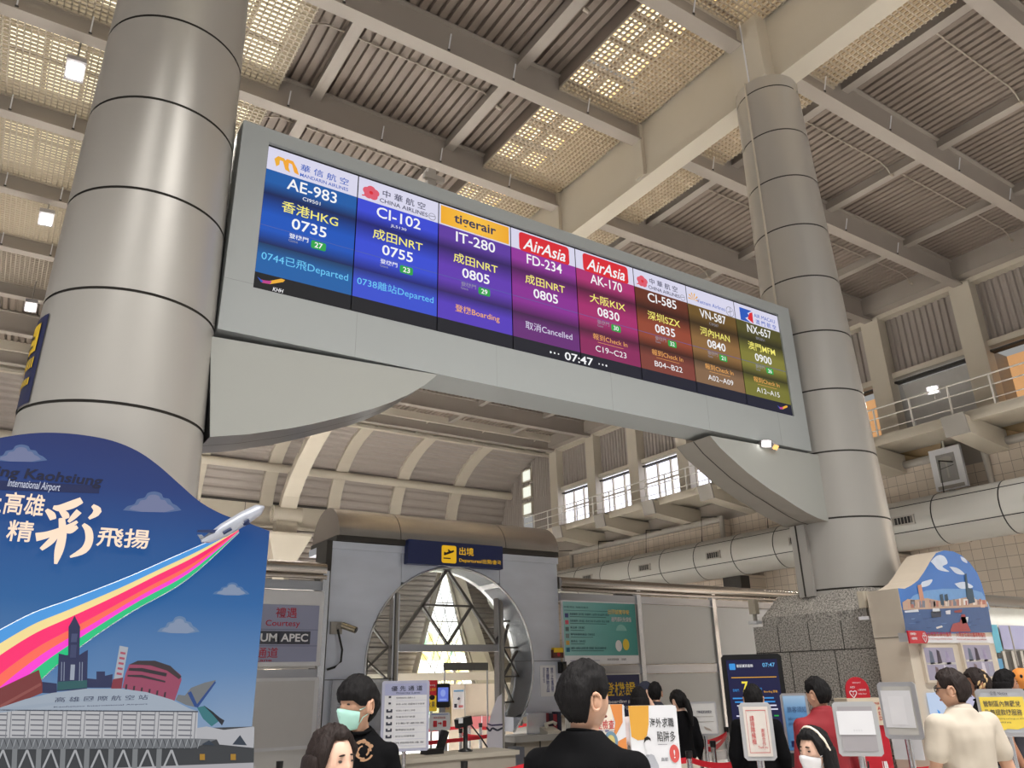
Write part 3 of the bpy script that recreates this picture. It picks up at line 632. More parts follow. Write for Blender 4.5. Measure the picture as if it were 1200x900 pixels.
# curved gussets below the board
gm = M('gusset_paint', (164, 165, 160), .45, var=.03, scale=.8)
Fg = Frame((0, 6.5, 0), (1, 0, 0), (0, 0, 1))
def gusset(px, label, sof, seamcol):
    pts = [Fg.px(*p) for p in px]; t = thing('curved_bracket', label, 'bracket', Fg.p(*pts[0]))
    b = MB(); P3 = [Fg.p(u, v) for u, v in pts]; n = len(P3); e = Vector((0, .6, 0))
    b.add(P3, [list(range(n))], gm); b.add([p+e for p in P3], [list(range(n))[::-1]], gm); b.build('face_panel', t)
    b = MB(); b.add(P3+[p+e for p in P3], [(i, i+1, n+i+1, n+i) for i in range(n-1)]+[(n-1, 0, n, 2*n-1)], sof); b.build('soffit', t)
    b = MB(); q = P3[:-1]; m = len(q); dn = Vector((0, 0, -.004))
    b.add([p+e*.47+dn for p in q]+[p+e*.5+dn for p in q], [(i, i+1, m+i+1, m+i) for i in range(m-1)], seamcol); b.build('soffit_seam', t)
    return t
gusset([(246, 512), (290, 509), (340, 502), (365, 497), (390, 491), (415, 485), (440, 478), (462, 470), (480, 462), (498, 451), (513, 439), (247, 394)], 'grey curved bracket panel joining the board to the left column', stain, M('seam_grey', (120, 120, 122), .5))
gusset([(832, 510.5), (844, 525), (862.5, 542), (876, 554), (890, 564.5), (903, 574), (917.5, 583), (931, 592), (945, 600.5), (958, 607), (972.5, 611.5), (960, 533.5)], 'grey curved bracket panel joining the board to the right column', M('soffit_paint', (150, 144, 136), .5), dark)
p = onY(898, 520, 6.44)
flood(p, (-.5, -1, -.35), 'bright white floodlight tucked under the right end of the flight board', 25, .06)
flood(p+Vector((.17, 0, -.02)), (.1, -1, -.9), 'small amber lamp beside the white floodlight under the board', 3, .05, M('lamp_amber', (255, 190, 110), .3, emit=1.6, var=0))
# granite plinth under the right column
gr = bpy.data.materials.new('granite'); gr.use_nodes = True; nt = gr.node_tree; bs = nt.nodes['Principled BSDF']
tc = nt.nodes.new('ShaderNodeTexCoord'); nz = nt.nodes.new('ShaderNodeTexNoise'); nz.inputs['Scale'].default_value = 55; nz.inputs['Detail'].default_value = 2; nt.links.new(tc.outputs['Object'], nz.inputs['Vector'])
cr = nt.nodes.new('ShaderNodeValToRGB'); e = cr.color_ramp.elements; e[0].position = .36; e[0].color = lin((104, 101, 97))+(1,); e[1].position = .64; e[1].color = lin((192, 187, 180))+(1,); nt.links.new(nz.outputs[0], cr.inputs[0]); nt.links.new(cr.outputs[0], bs.inputs['Base Color']); bs.inputs['Roughness'].default_value = .45
t = thing('granite_plinth', 'speckled grey granite plinth under the right column', 'plinth', (10.4, 6.85, 0), kind='structure')
px0, px1, py0, py1 = 9.2, 11.6, 5.95, 7.82
b = MB(); b.box(px0, px1, py0, py1, 0, 2.3, gr); b.build('base_block', t)
b = MB(); b.box(px0+.03, px1-.03, py0+.03, py1-.15, 2.3, 2.42, gr)
a = [(px0+.03, py0+.03), (px1-.03, py0+.03), (px1-.03, py1-.15), (px0+.03, py1-.15)]; c = [(px0+.2, py0+.15), (px1-.2, py0+.15), (px1-.2, py1-.35), (px0+.2, py1-.35)]
b.add([(x, y, 2.42) for x, y in a]+[(x, y, 2.7) for x, y in c], [(0, 1, 5, 4), (1, 2, 6, 5), (2, 3, 7, 6), (3, 0, 4, 7), (4, 5, 6, 7)], gr); b.build('sloped_cap', t)
b = MB()
for z in (.75, 1.35, 1.95): b.box(px0-.003, px0, py0, py1, z-.006, z+.006, dark)
for y, z0, z1 in ((6.4, 1.95, 2.3), (6.9, 1.95, 2.3), (7.4, 1.95, 2.3), (6.55, 1.35, 1.95), (7.25, 1.35, 1.95), (6.9, .75, 1.35)): b.box(px0-.003, px0, y-.005, y+.005, z0, z1, dark)
b.build('stone_joints', t)
# ================================================================ departures gate
GY = 10.5
G = thing('departures_gate', 'stainless steel departures gate with a round glazed opening and barrel roof', 'gate', (5.8, GY, 0), kind='structure')
FG = Frame((0, GY, 0), (1, 0, 0), (0, 0, 1))
AC, AZ, AR = 5.82, 1.9, 1.385
GX0, GX1, GZ1, ZB = 3.87, 7.74, 3.52, .95
gsteel = M('gate_steel', (204, 209, 222), .38, metal=.25, var=.16, scale=1.6, stretch=(1, 1, 2.2))
def circ(a): return (AC+AR*math.cos(a), AZ+AR*math.sin(a))
aB = math.asin((ZB-AZ)/AR)
ring = [circ(aB+(PI-2*aB)*k/60) for k in range(61)]                      # right foot, over the top, to the left foot
u1, u2 = 4.93, 6.62
def facade(name, pts): b = MB(); b.prism([FG.p(u, v) for u, v in pts], (0, .5, 0), gsteel); b.build(name, G)
L = [p for p in ring if p[0] < u1 and p[0] < AC]
facade('facade_panel', [(GX0, 0), (L[-1][0], 0)]+L[::-1]+[(u1, GZ1), (GX0, GZ1)])
R = [p for p in ring if p[0] > u2]
facade('facade_panel', [(GX1, 1.15), (GX1, GZ1), (u2, GZ1)]+R[::-1]+[(R[0][0], 1.15)])
C_ = [p for p in ring if u1 <= p[0] <= u2 and p[1] > AZ]
facade('facade_panel', [(u1+.006, GZ1), (u1+.006, C_[-1][1])]+C_[::-1]+[(u2-.006, C_[0][1]), (u2-.006, GZ1)])
b = MB(); n = len(ring)
b.add([FG.p(u, v, .01) for u, v in ring]+[FG.p(u, v, -.6) for u, v in ring], [(i, i+1, n+i+1, n+i) for i in range(n-1)], stain_b, True)
b.tube([FG.p(u, v, 0) for u, v in ring], .018, stain_b, 6)
b.build('arch_lining', G)
b = MB(); b.box(GX0, GX0+1, GY-.004, GY, 1.72, 1.728, dark); b.box(6.85, GX1, GY-.004, GY, 1.93, 1.938, dark); b.box(GX0-.09, GX0-.01, GY-.02, GY+.4, 0, 3.55, dark); b.build('panel_joint', G)
roofm = M('roof_steel', (176, 170, 166), .24, metal=.85, var=.12, scale=2)
for x0, x1 in ((3.92, 4.86), (4.87, 6.68), (6.69, 7.72)):
    b = MB(); p_ = [(GY+.45-.55*math.cos(a), 3.62+.47*math.sin(a)) for a in [PI*k/20 for k in range(21)]]
    b.add([(x0, y, z) for y, z in p_]+[(x1, y, z) for y, z in p_], [(i, i+1, 22+i, 21+i) for i in range(20)], roofm, True)
    b.add([(x0, y, z) for y, z in p_], [list(range(21))], roofm); b.add([(x1, y, z) for y, z in p_], [list(range(21))[::-1]], roofm); b.build('barrel_roof', G)
b = MB(); b.box(3.9, 7.74, GY-.06, GY+1, 3.55, 3.62, dark); b.box(3.86, 7.75, GY-.03, GY+.95, 3.44, 3.54, gsteel); b.box(4.86, 4.87, GY-.101, GY+.9, 3.62, 3.64, dark); b.build('roof_gutter', G)
FI = Frame((0, GY+.4, 0), (1, 0, 0), (0, 0, 1))
def fbar(b, p, q, w, mat, dp=.06):
    p = FI.p(*p); q = FI.p(*q); d = (q-p); L = d.length/2; t = d.normalized(); s = Vector((0, 1, 0)).cross(t)
    b.obox((p+q)/2, t*L, s*w/2, (0, dp/2, 0), mat)
b = MB()
for u in (5.02, 6.83): b.obox(FI.p(u, 1.45, .02), (.05, 0, 0), (0, .07, 0), (0, 0, 1.45), stain_b); b.obox(FI.p(u, 1.45, .1), (.02, 0, 0), (0, .02, 0), (0, 0, 1.45), steel_dk)
b.build('door_post', G)
b = MB(); fbar(b, (5.02, 2.14), (6.83, 2.14), .1, stain, .12); b.build('door_header', G)
b = MB(); tri = M('dark_frame', (96, 92, 88), .4, metal=.5)
fbar(b, (5.9, 3.3), (5.05, 2.2), .04, tri); fbar(b, (5.9, 3.3), (6.8, 2.2), .04, tri); fbar(b, (5.47, 2.76), (6.34, 2.76), .03, tri); fbar(b, (5.47, 2.76), (5.92, 2.19), .03, tri); fbar(b, (6.34, 2.76), (5.92, 2.19), .03, tri)
b.build('triangle_frame', G)
b = MB()
for s, up in ((-1, 4.94), (1, 6.91)):
    o = AC+s*1.36
    for z in (1.35, 1.72, 2.15, 2.55): 
        e_ = AC+s*math.sqrt(max(.05, AR**2-(z-AZ)**2)); fbar(b, (up, z), (e_, z), .022, tri)
    fbar(b, (up, 2.15), (o, 1.72), .022, tri); fbar(b, (up, 1.72), (o, 2.1), .022, tri); fbar(b, (up, 2.15), (AC+s*1.2, 2.5), .022, tri); fbar(b, (up, 1.68), (AC+s*1.25, 1.35), .022, tri); fbar(b, (up+s*.32, 1.0), (up+s*.32, 2.2), .018, tri)
b.build('side_lattice', G)
glass = bpy.data.materials.new('clear_glass'); glass.use_nodes = True; nt = glass.node_tree; nt.nodes.remove(nt.nodes['Principled BSDF'])
ts = nt.nodes.new('ShaderNodeBsdfTransparent'); ts.inputs[0].default_value = (.93, .95, .95, 1); gs = nt.nodes.new('ShaderNodeBsdfGlossy'); gs.inputs['Roughness'].default_value = .03
fr = nt.nodes.new('ShaderNodeFresnel'); fr.inputs[0].default_value = 1.45; ms = nt.nodes.new('ShaderNodeMixShader'); nt.links.new(fr.outputs[0], ms.inputs[0]); nt.links.new(ts.outputs[0], ms.inputs[1]); nt.links.new(gs.outputs[0], ms.inputs[2]); nt.links.new(ms.outputs[0], nt.nodes['Material Output'].inputs[0])
b = MB(); top = [p for p in ring if p[1] > 2.15 and 5.02 < p[0] < 6.83]
b.prism([FI.p(u, v, -.05) for u, v in [(5.02, 2.15), (6.83, 2.15)]+top], (0, .012, 0), glass)
for s, up in ((-1, 4.98), (1, 6.87)):
    side_ = [p for p in ring if (p[0]-up)*s > 0]
    b.prism([FI.p(u, v, -.05) for u, v in side_+([(side_[-1][0], ZB)] if False else [(up, side_[-1][1]), (up, side_[0][1])] if s > 0 else [(up, side_[-1][1]), (up, side_[0][1])])], (0, .012, 0), glass)
b.build('glass_pane', G)
# departures sign
t = thing('departures_sign', 'dark blue departures sign with yellow aeroplane symbol above the gate arch', 'sign', (5.77, 10.36, 3.28))
FS = Frame((4.96, 10.35, 3.28), (1, 0, 0), (0, 0, 1))
b = MB(); b.box(4.96, 6.59, 10.35, 10.48, 3.28, 3.63, M('sign_navy', (24, 36, 86), .4)); b.build('sign_box', t)
sy = glow('sign_yellow', (240, 186, 30), .75)
b = MB(); b.rrect(FS, .55, .04, .8, .3, .03, sy)
b.poly(FS, [(.585, .155), (.6, .15), (.63, .16), (.74, .2), (.765, .22), (.75, .235), (.7, .22), (.665, .245), (.65, .24), (.665, .21), (.62, .192), (.6, .205), (.59, .2)], black, .004); b.rect(FS, .58, .1, .7, .118, black, .004); b.build('aircraft_pictogram', t)
b = MB(); b.text(FS, '出境', .85, .17, 1.1, .29, sy, .004, .012); b.text(FS, 'Departures/出発/출국', .85, .055, 1.59, .13, sy, .004, .004); b.build('lettering', t)
# cctv on the gate
def tubes(name, parent, path, r, mat): b = MB(); b.tube(path, r, mat, 8); return b.build(name, parent)
t = thing('security_camera', 'silver bullet security camera with a black cable on the left gate panel', 'camera', (4.0, 10.4, 2.28))
b = MB(); b.box(3.9, 4.06, 10.46, 10.5, 2.3, 2.46, steel_dk); b.build('wall_plate', t)
b = MB(); b.tube([(4.0, 10.47, 2.4), (4.02, 10.4, 2.4), (4.08, 10.34, 2.38)], .025, steel_dk, 8); b.build('arm', t)
b = MB(); b.tube([(4.03, 10.38, 2.41), (4.17, 10.24, 2.34)], .045, M('camera_silver', (170, 160, 140), .25, metal=.8), 14); b.tube([(4.17, 10.24, 2.34), (4.175, 10.235, 2.337)], .035, black, 12); b.build('camera_body', t)
tubes('cable', t, [(3.99, 10.44, 2.36), (4.06, 10.42, 2.1), (4.06, 10.44, 1.95), (3.98, 10.45, 1.88), (3.88, 10.46, 1.85)], .015, black)
# notices on the gate
def paper(name, label, F, u0, v0, u1, v1, rows, mat=white, ink=None, cat='notice', par=None):
    b = MB(); b.obox(F.p((u0+u1)/2, (v0+v1)/2, .004), F.u*(u1-u0)/2, F.v*(v1-v0)/2, F.n*.004, mat)
    for (a, c, d, e, s, bo, m_) in rows: b.text(F, s, u0+a, v0+c, u0+d, v0+e, m_ or ink, .011, bo)
    o = b.build(name); tag(o, label, cat); return o
ink = M('print_ink', (52, 54, 72), .6); inkr = M('print_red', (190, 40, 50), .6); inkb = M('print_blue', (60, 70, 140), .6)
paper('wall_notice', 'white notice with vertical writing on the right gate panel', FG, 7.33, 1.42, 7.63, 1.87, [(.2, .06, .25, .42, '禁\n止\n攜\n帶', .01, None), (.11, .06, .17, .42, '液\n體\n物\n品', .01, None), (.05, .2, .09, .42, '請\n配\n合', 0, None)], white, inkb)
ac = M('acrylic_sheet', (196, 200, 210), .12, alpha=.55)
t = thing('acrylic_notice', 'clear acrylic board with white notice sheets on the left gate panel', 'notice', (4.3, 10.4, 1.1))
b = MB(); b.box(3.95, 4.75, 10.42, 10.44, 1.08, 1.72, ac); b.build('acrylic_sheet', t)
b = MB(); b.obox(FG.p(4.24, 1.42, .07), (.24, 0, 0), (0, 0, .26), (0, .004, 0), white); b.text(FG, '一、請依序排隊', 4.03, 1.57, 4.45, 1.62, ink, .08, .008); b.text(FG, 'Please line up here', 4.03, 1.51, 4.45, 1.54, ink, .08); b.text(FG, '二、請備妥證件', 4.03, 1.38, 4.45, 1.43, ink, .08, .008); b.text(FG, 'Have documents ready', 4.03, 1.32, 4.45, 1.35, ink, .08); b.build('notice_text', t)
b = MB(); b.box(7.56, 7.76, 10.44, 10.5, 1.98, 2.1, M('alarm_brown', (92, 46, 36), .5)); b.box(7.57, 7.75, 10.43, 10.5, 2.06, 2.13, yellow); b.disc(FG, 7.66, 2.03, .03, .03, red, .065); tag(b.build('alarm_box'), 'small brown and yellow alarm box at the right edge of the gate', 'alarm')
b = MB(); b.box(7.68, 7.78, 10.4, 10.5, 1.75, 1.92, black); b.box(7.7, 7.76, 10.38, 10.4, 1.78, 1.89, dark); tag(b.build('card_reader'), 'small black box below the alarm at the right edge of the gate', 'box')

# ================================================================ partitions beside the gate
chrome = M('rail_chrome', (186, 178, 170), .22, metal=.95, var=.08, scale=2)
def partition(name, label, x0, x1, mull, panels, low):
    t = thing(name, label, 'partition', ((x0+x1)/2, 10.5, 0), kind='structure')
    b = MB(); b.tube([(x0, 10.5, 3.14), (x1, 10.5, 3.14)], .1, chrome, 20); b.tube([(x0, 10.42, 3.03), (x1, 10.42, 3.03)], .03, chrome, 10); b.build('top_rail', t)
    for x in mull: b = MB(); b.box(x-.045, x+.045, 10.42, 10.52, 0, 3.12, stain_b); b.build('post', t)
    b = MB()
    for z0, z1 in ((2.86, 2.98), (1.72, 1.86), (.3, .44)): b.box(x0, x1, 10.45, 10.52, z0, z1, stain)
    b.build('cross_rail', t)
    for a, c in panels:
        for z0, z1 in ((.44, 1.72), (1.86, 2.86)): b = MB(); b.box(a+.02, c-.02, 10.47, 10.5, z0+.01, z1-.01, wallwhite); b.build('panel', t)
    return t
partition('partition_right', 'white panelled partition with round steel top rail right of the gate', 7.76, 15, (9.42, 11.27, 13.1), ((7.76, 9.42), (9.42, 11.27), (11.27, 13.1), (13.1, 15)), 0)
partition('partition_left', 'white panelled partition with round steel top rail left of the gate', -1.5, 3.78, (3.78, 1.9), ((1.9, 3.74), (-1.5, 1.9)), 0)
FP = Frame((0, 10.46, 0), (1, 0, 0), (0, 0, 1))
# courtesy lane sign
lil = M('sign_lilac', (150, 154, 182), .5, var=.02); srd = M('sign_red', (176, 44, 66), .5)
t = thing('courtesy_lane_sign', 'lilac courtesy lane sign in a white frame beside the blue mural', 'sign', (3.1, 10.44, 1.9))
b = MB(); b.box(2.1, 3.76, 10.4, 10.46, 1.9, 2.84, M('sign_frame', (214, 214, 218), .5)); b.build('frame', t)
FC = Frame((0, 10.395, 0), (1, 0, 0), (0, 0, 1))
b = MB(); b.rect(FC, 2.3, 1.95, 3.7, 2.655, lil)
for z in (2.345, 2.145): b.rect(FC, 2.3, z-.004, 3.7, z+.004, M('sign_line', (110, 114, 140), .5), .004)
b.build('face', t)
b = MB(); b.text(FC, '禮遇', 3.12, 2.49, 3.4, 2.62, srd, .005, .03); b.text(FC, 'Courtesy', 3.0, 2.365, 3.45, 2.46, srd, .005, .012)
for u0, u1, s in ((2.55, 2.88, 'IUM'), (2.94, 3.17, 'UM'), (3.2, 3.58, 'APEC')):
    if s == 'IUM': continue
    b.rect(FC, u0-.02, 2.165, u1+.02, 2.325, M('sign_charcoal', (66, 68, 80), .5), .004); b.text(FC, s, u0+.01, 2.195, u1-.01, 2.295, white, .007, .025)
b.text(FC, '通道', 2.92, 2.03, 3.2, 2.13, srd, .005, .03) if False else b.text(FC, '通道', 2.91, 2.0, 3.19, 2.125, srd, .005, .03); b.text(FC, 'Lane', 2.92, 1.955, 3.12, 1.99, srd, .005, .012)
b.build('lettering', t)
t = thing('light_panel', 'blank frosted panel in a white frame under the courtesy lane sign', 'panel', (3.0, 10.42, .9))
b = MB(); b.box(2.1, 3.76, 10.4, 10.46, .92, 1.76, MATS['sign_frame']); b.build('frame', t)
b = MB(); b.box(2.15, 3.7, 10.39, 10.4, .96, 1.72, M('frosted_panel', (196, 194, 194), .3, var=.03)); b.build('face', t)
# teal poster, navy poster
teal = grad('poster_teal', 0, 7.7, 9.3, [(0, (150, 196, 196)), (.5, (110, 178, 176)), (1, (40, 140, 134))], rough=.35)
t = thing('teal_poster', 'teal information poster with white foot strip on the partition right of the gate', 'poster', (8.5, 10.42, 1.88))
b = MB(); b.box(7.76, 9.3, 10.41, 10.46, 1.88, 2.86, white); b.build('sheet', t)
FT = Frame((7.76, 10.408, 1.88), (1, 0, 0), (0, 0, 1))
b = MB(); b.rect(FT, 0, .13, 1.54, .96, teal)
for k, c in enumerate(((70, 74, 130), (214, 90, 110), (90, 110, 110), (120, 130, 130), (220, 170, 80), (50, 110, 140))): b.rect(FT, .03, .71-.105*k, .1, .775-.105*k, M('icon_%d' % k, c, .5), .004)
b.build('artwork', t)
b = MB(); tn = M('poster_ink', (30, 70, 80), .6)
b.text(FT, '申報須知 海關提醒您', .02, .86, .52, .89, tn, .004); b.rect(FT, .02, .82, .95, .826, tn, .004)
for k, (s, w) in enumerate((('超額攜帶【外幣】新臺幣 人民幣 有價證券 黃金', .95), ('超額攜帶【菸酒】請走紅線 有價證券 黃金 珠寶', .95), ('藥品類【限量】', .42), ('動物與植物產品【檢疫】', .62), ('農產品【檢疫】', .42), ('攜帶一般個人自用行李【超額】請由紅線檯申報', .85))):
    z = .75-.105*k; b.text(FT, s, .13, z, .13+w-.13, z+.035, tn, .004, .008); b.rect(FT, .13, z-.028, .13+w*.9-.1, z-.02, tn, .004)
ty = M('poster_gold', (240, 208, 120), .5)
b.text(FT, '出國誠實申報', .93, .78, 1.4, .86, M('poster_shadow', (20, 60, 60), .5), .004, .07); b.text(FT, '出國誠實申報', .93, .78, 1.4, .86, ty, .006, .02)
b.text(FT, '通關順利免煩惱', .99, .66, 1.43, .74, MATS['poster_shadow'], .004, .07); b.text(FT, '通關順利免煩惱', .99, .66, 1.43, .74, white, .006, .02)
b.text(FT, '財政部關務署', .86, .05, 1.1, .085, ink, .004); b.text(FT, '高雄關', 1.16, .05, 1.26, .085, ink, .004); b.rect(FT, .1, .05, .7, .056, inkb, .004)
b.build('lettering', t)
b = MB(); b.poly(FT, [(1.2+.12*math.cos(a), .5+.12*math.sin(a)) for a in [PI*.05+k*PI*.9/10 for k in range(11)]], M('poster_pale', (130, 190, 184), .5), .004)
for k, p in enumerate(((1.06, .28), (1.22, .3))): b.disc(FT, p[0]+.06, p[1], .07, .09, (white, M('suit_case', (226, 200, 60), .5))[k], .005)
b.build('plain_figure', t)
t = thing('boarding_pass_sign', 'navy sign with yellow boarding pass characters below the teal poster', 'sign', (8.5, 10.4, 1.1))
b = MB(); b.box(7.9, 9.3, 10.41, 10.46, 1.05, 1.73, M('sign_rim', (206, 206, 200), .5)); b.build('frame', t)
b = MB(); b.rect(FT, .16, -.81, 1.52, -.17, navy, .003); b.build('face', t)
b = MB(); b.text(FT, '請出示護照', .2, -.3, .58, -.24, yellow, .006, .02) if False else None
b.text(FT, '護照登機證', .3, -.49, 1.42, -.28, yellow, .006, .04); b.text(FT, 'Passport and boarding pass', .25, -.61, 1.42, -.55, white, .006, .02); b.text(FT, '여권과 탑승권을 제시해 주십시오', .3, -.7, 1.4, -.64, white, .006, .01); b.build('lettering', t)

# ================================================================ blue mural board
MY = 5.75
def smooth(P, k=5):
    out = []
    for i in range(len(P)-1):
        a, b_, c, d = P[max(0, i-1)], P[i], P[i+1], P[min(len(P)-1, i+2)]
        for j in range(k):
            t_ = j/k; out.append(tuple(.5*(2*b_[m]+(c[m]-a[m])*t_+(2*a[m]-5*b_[m]+4*c[m]-d[m])*t_**2+(3*b_[m]-a[m]-3*c[m]+d[m])*t_**3) for m in (0, 1)))
    return out+[tuple(P[-1])]
FM = Frame((0, MY, 0), (1, 0, 0), (0, 0, 1))
T = thing('mural_board', 'tall blue airport mural board with curved top edge in front of the left column', 'mural', (.5, MY, 0))
top = [(-60, 520), (-20, 516), (0, 513), (30, 508.5), (60, 507), (95, 509.5), (130, 516), (160, 528), (185, 545), (210, 567), (233, 587), (255, 600), (275, 608), (295, 614.5), (316, 622.5)]
pts = [FM.px(*p) for p in smooth(top, 5)]; xr = pts[-1][0]
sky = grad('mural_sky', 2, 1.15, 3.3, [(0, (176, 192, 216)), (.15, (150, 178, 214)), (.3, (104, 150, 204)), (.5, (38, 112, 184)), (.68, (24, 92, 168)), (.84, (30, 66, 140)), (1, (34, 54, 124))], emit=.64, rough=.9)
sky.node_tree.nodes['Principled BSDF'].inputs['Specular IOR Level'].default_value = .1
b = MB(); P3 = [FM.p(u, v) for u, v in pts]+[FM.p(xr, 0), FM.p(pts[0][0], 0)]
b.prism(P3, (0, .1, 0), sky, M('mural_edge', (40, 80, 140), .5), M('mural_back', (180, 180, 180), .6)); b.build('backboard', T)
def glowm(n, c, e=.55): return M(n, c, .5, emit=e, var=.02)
b = MB(); cl1 = glowm('cloud_lilac', (142, 152, 196)); cl2 = glowm('cloud_blue', (104, 132, 186)); cl3 = glowm('cloud_pale', (160, 180, 214))
def cloud(x, y, w, h, c1, c2):
    def blob(sc_, m_, l):
        up_ = [(-.5, .42), (-.42, .22), (-.3, .12), (-.24, -.12), (-.12, -.2), (-.06, -.42), (.06, -.5), (.18, -.4), (.22, -.2), (.32, -.14), (.38, .08), (.46, .2), (.54, .42)]
        b.pix(FM, [(x+w*a*sc_, y+h*c*sc_+(1-sc_)*h*.2) for a, c in smooth(up_, 4)]+[(x+w*.3*sc_, y+h*.52), (x-w*.2*sc_, y+h*.5)], m_, l)
    blob(1, c2, .002); blob(.78, c1, .003)
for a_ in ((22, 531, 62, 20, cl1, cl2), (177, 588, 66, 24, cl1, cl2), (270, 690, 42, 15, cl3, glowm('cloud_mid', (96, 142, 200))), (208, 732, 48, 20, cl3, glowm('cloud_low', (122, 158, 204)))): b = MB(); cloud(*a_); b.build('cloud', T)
# rainbow light band
Tt = [(-22, 752), (0, 739), (39, 719), (83, 703), (145, 679), (193, 658), (234, 640), (278, 621)]
Bt = [(-8, 850), (20, 822), (49, 795), (70, 776), (108, 747), (155, 716), (217, 680), (279, 624)]
Tt, Bt = smooth(Tt), smooth(Bt); NR = len(Tt)
cols = [('rainbow_blue', (70, 150, 220)), ('rainbow_cream', (244, 220, 150)), ('rainbow_rose', (255, 36, 110)), ('rainbow_orange', (255, 104, 84)), ('rainbow_magenta', (252, 60, 206)), ('rainbow_green', (30, 190, 124))]
fr = [0, .16, .3, .52, .66, .8, 1]
b = MB()
for k, (n_, c) in enumerate(cols):
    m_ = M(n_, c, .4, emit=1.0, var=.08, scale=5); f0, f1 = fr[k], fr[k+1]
    lo = [FM.px(T_[0]+(B_[0]-T_[0])*f0, T_[1]+(B_[1]-T_[1])*f0) for T_, B_ in zip(Tt, Bt)]; hi = [FM.px(T_[0]+(B_[0]-T_[0])*f1, T_[1]+(B_[1]-T_[1])*f1) for T_, B_ in zip(Tt, Bt)]
    b.add([FM.p(u, v, .03) for u, v in lo]+[FM.p(u, v, .03) for u, v in hi], [(i, NR+i, NR+1+i, i+1) for i in range(NR-1)], m_)
for E_ in (Tt, Bt): b.tube([FM.p(*FM.px(*p), .015) for p in E_], .007, M('rainbow_rim', (214, 224, 236), .4), 6)
b.build('rainbow_light', T)
# lettering
gold = M('letters_lit', (255, 226, 200), .4, emit=1.0, var=.02); mnavy = glowm('letters_navy', (14, 24, 70), .5)
def mtext(b, s, ll, ur, mat, l=.03, bold=.02, shear=0, depth=.02):
    (u0, v0), (u1, v1) = FM.px(*ll), FM.px(*ur); b.text(FM, s, u0, v0, u1, v1, mat, l, bold, shear, depth=depth)
b = MB(); mtext(b, '愛上高雄', (-56, 594), (54, 587), gold) if False else None
(u0, v0), (u1, v1) = FM.px(4, 597), FM.px(54, 581); w_ = u1-u0
b.text(FM, '愛上高雄', u0-w_*1.08, v0-.03, u1, v1, gold, .03, .02, depth=.02)
mtext(b, '精', (6, 634), (41, 612), gold); mtext(b, '飛揚', (112, 640), (176, 622), gold, bold=.03)
(u0, v0), (u1, v1) = FM.px(48, 660), FM.px(118, 592)
b.build('gold_lettering', T)
b = MB()
def stroke(pp, ws):
    pp = smooth(pp, 4); ws = [w_[0] for w_ in smooth([(a_, 0) for a_ in ws], 4)]; c = [FM.px(*p) for p in pp]; k = .0055; n = len(c); lft, rgt = [], []
    for i, (x, y) in enumerate(c):
        a = c[max(0, i-1)]; d = c[min(n-1, i+1)]; L_ = math.hypot(d[0]-a[0], d[1]-a[1]); nx, ny = -(d[1]-a[1])/L_, (d[0]-a[0])/L_; h = ws[i]*k/2
        lft.append((x+nx*h, y+ny*h)); rgt.append((x-nx*h, y-ny*h))
    b.prism([FM.p(u, v, .035) for u, v in lft+rgt[::-1]], (0, .03, 0), gold)
stroke([(95, 587), (84, 592), (70, 596), (62, 595)], [7, 9, 7, 3]); stroke([(54, 598), (60, 604), (62, 609)], [3, 7, 6]); stroke([(70, 598), (76, 604), (78, 608)], [3, 7, 5]); stroke([(92, 600), (86, 606), (80, 612)], [7, 6, 3])
stroke([(42, 630), (56, 627), (76, 620), (90, 612)], [9, 7, 6, 3]); stroke([(72, 608), (73, 626), (69, 645), (65, 661)], [6, 8, 9, 3]); stroke([(70, 622), (60, 634), (48, 644)], [5, 7, 4]); stroke([(75, 620), (82, 622), (90, 618)], [5, 7, 4])
stroke([(108, 593), (114, 600), (104, 608)], [3, 8, 3]); stroke([(97, 615), (103, 622), (104, 634), (98, 645), (82, 653)], [3, 7, 8, 8, 2])
b.build('brush_character', T)
b = MB(); (u0, v0), (u1, v1) = FM.px(30, 566), FM.px(119, 573.5); v2 = FM.px(119, 558)[1]
b.text(FM, 'Charming Kaohsiung', u0-.47, v1, u1, v2, mnavy, .004, .03, .12)
band_ = [FM.px(*p) for p in ((-40, 561), (117, 569), (116, 578.5), (-40, 573))]; b.poly(FM, band_, glowm('band_navy', (20, 44, 110), .5), .002)
(u0, v0), (u1, v1) = FM.px(8, 572), FM.px(71, 569); b.text(FM, 'International Airport', u0, v0-.005, u1, v1+.012, glowm('letters_pale', (206, 212, 232), .8), .005, .01, .15)
b.build('airport_name', T)
# skyline and terminal
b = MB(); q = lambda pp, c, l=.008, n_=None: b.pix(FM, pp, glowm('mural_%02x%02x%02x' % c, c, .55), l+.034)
nv = (44, 54, 104); gn = (44, 110, 116)
q([(-12, 812), (45, 785), (49, 801), (49, 812), (0, 832), (-14, 840)], (150, 62, 64), .012); q([(0, 826), (47, 800), (48, 803), (0, 830)], (176, 96, 92), .014)
q([(48, 799), (66, 801), (66, 813), (48, 812)], nv)
q([(68, 766), (76, 768), (79, 768), (79.5, 735), (83, 729), (86.5, 722), (90, 729), (93, 735), (92, 768), (98, 764), (102, 762), (101, 808), (66, 810)], nv, .012)
q([(83, 743), (90, 743), (89, 753), (82, 753)], (84, 94, 140), .014); q([(82, 756), (89, 756), (88, 771), (81, 771)], (70, 80, 128), .014); q([(82, 779), (87, 779), (86, 797), (81, 797)], (190, 200, 220), .014)
for x in (71, 74, 92, 95): q([(x, 776), (x+1, 776), (x+.5, 798), (x-.5, 798)], (160, 172, 200), .014)
q([(67, 799), (101, 797), (101, 806), (66, 809)], gn, .013)
q([(101, 795), (112, 796), (112, 787), (122, 787), (122, 792), (131, 790), (130, 806), (101, 806)], nv)
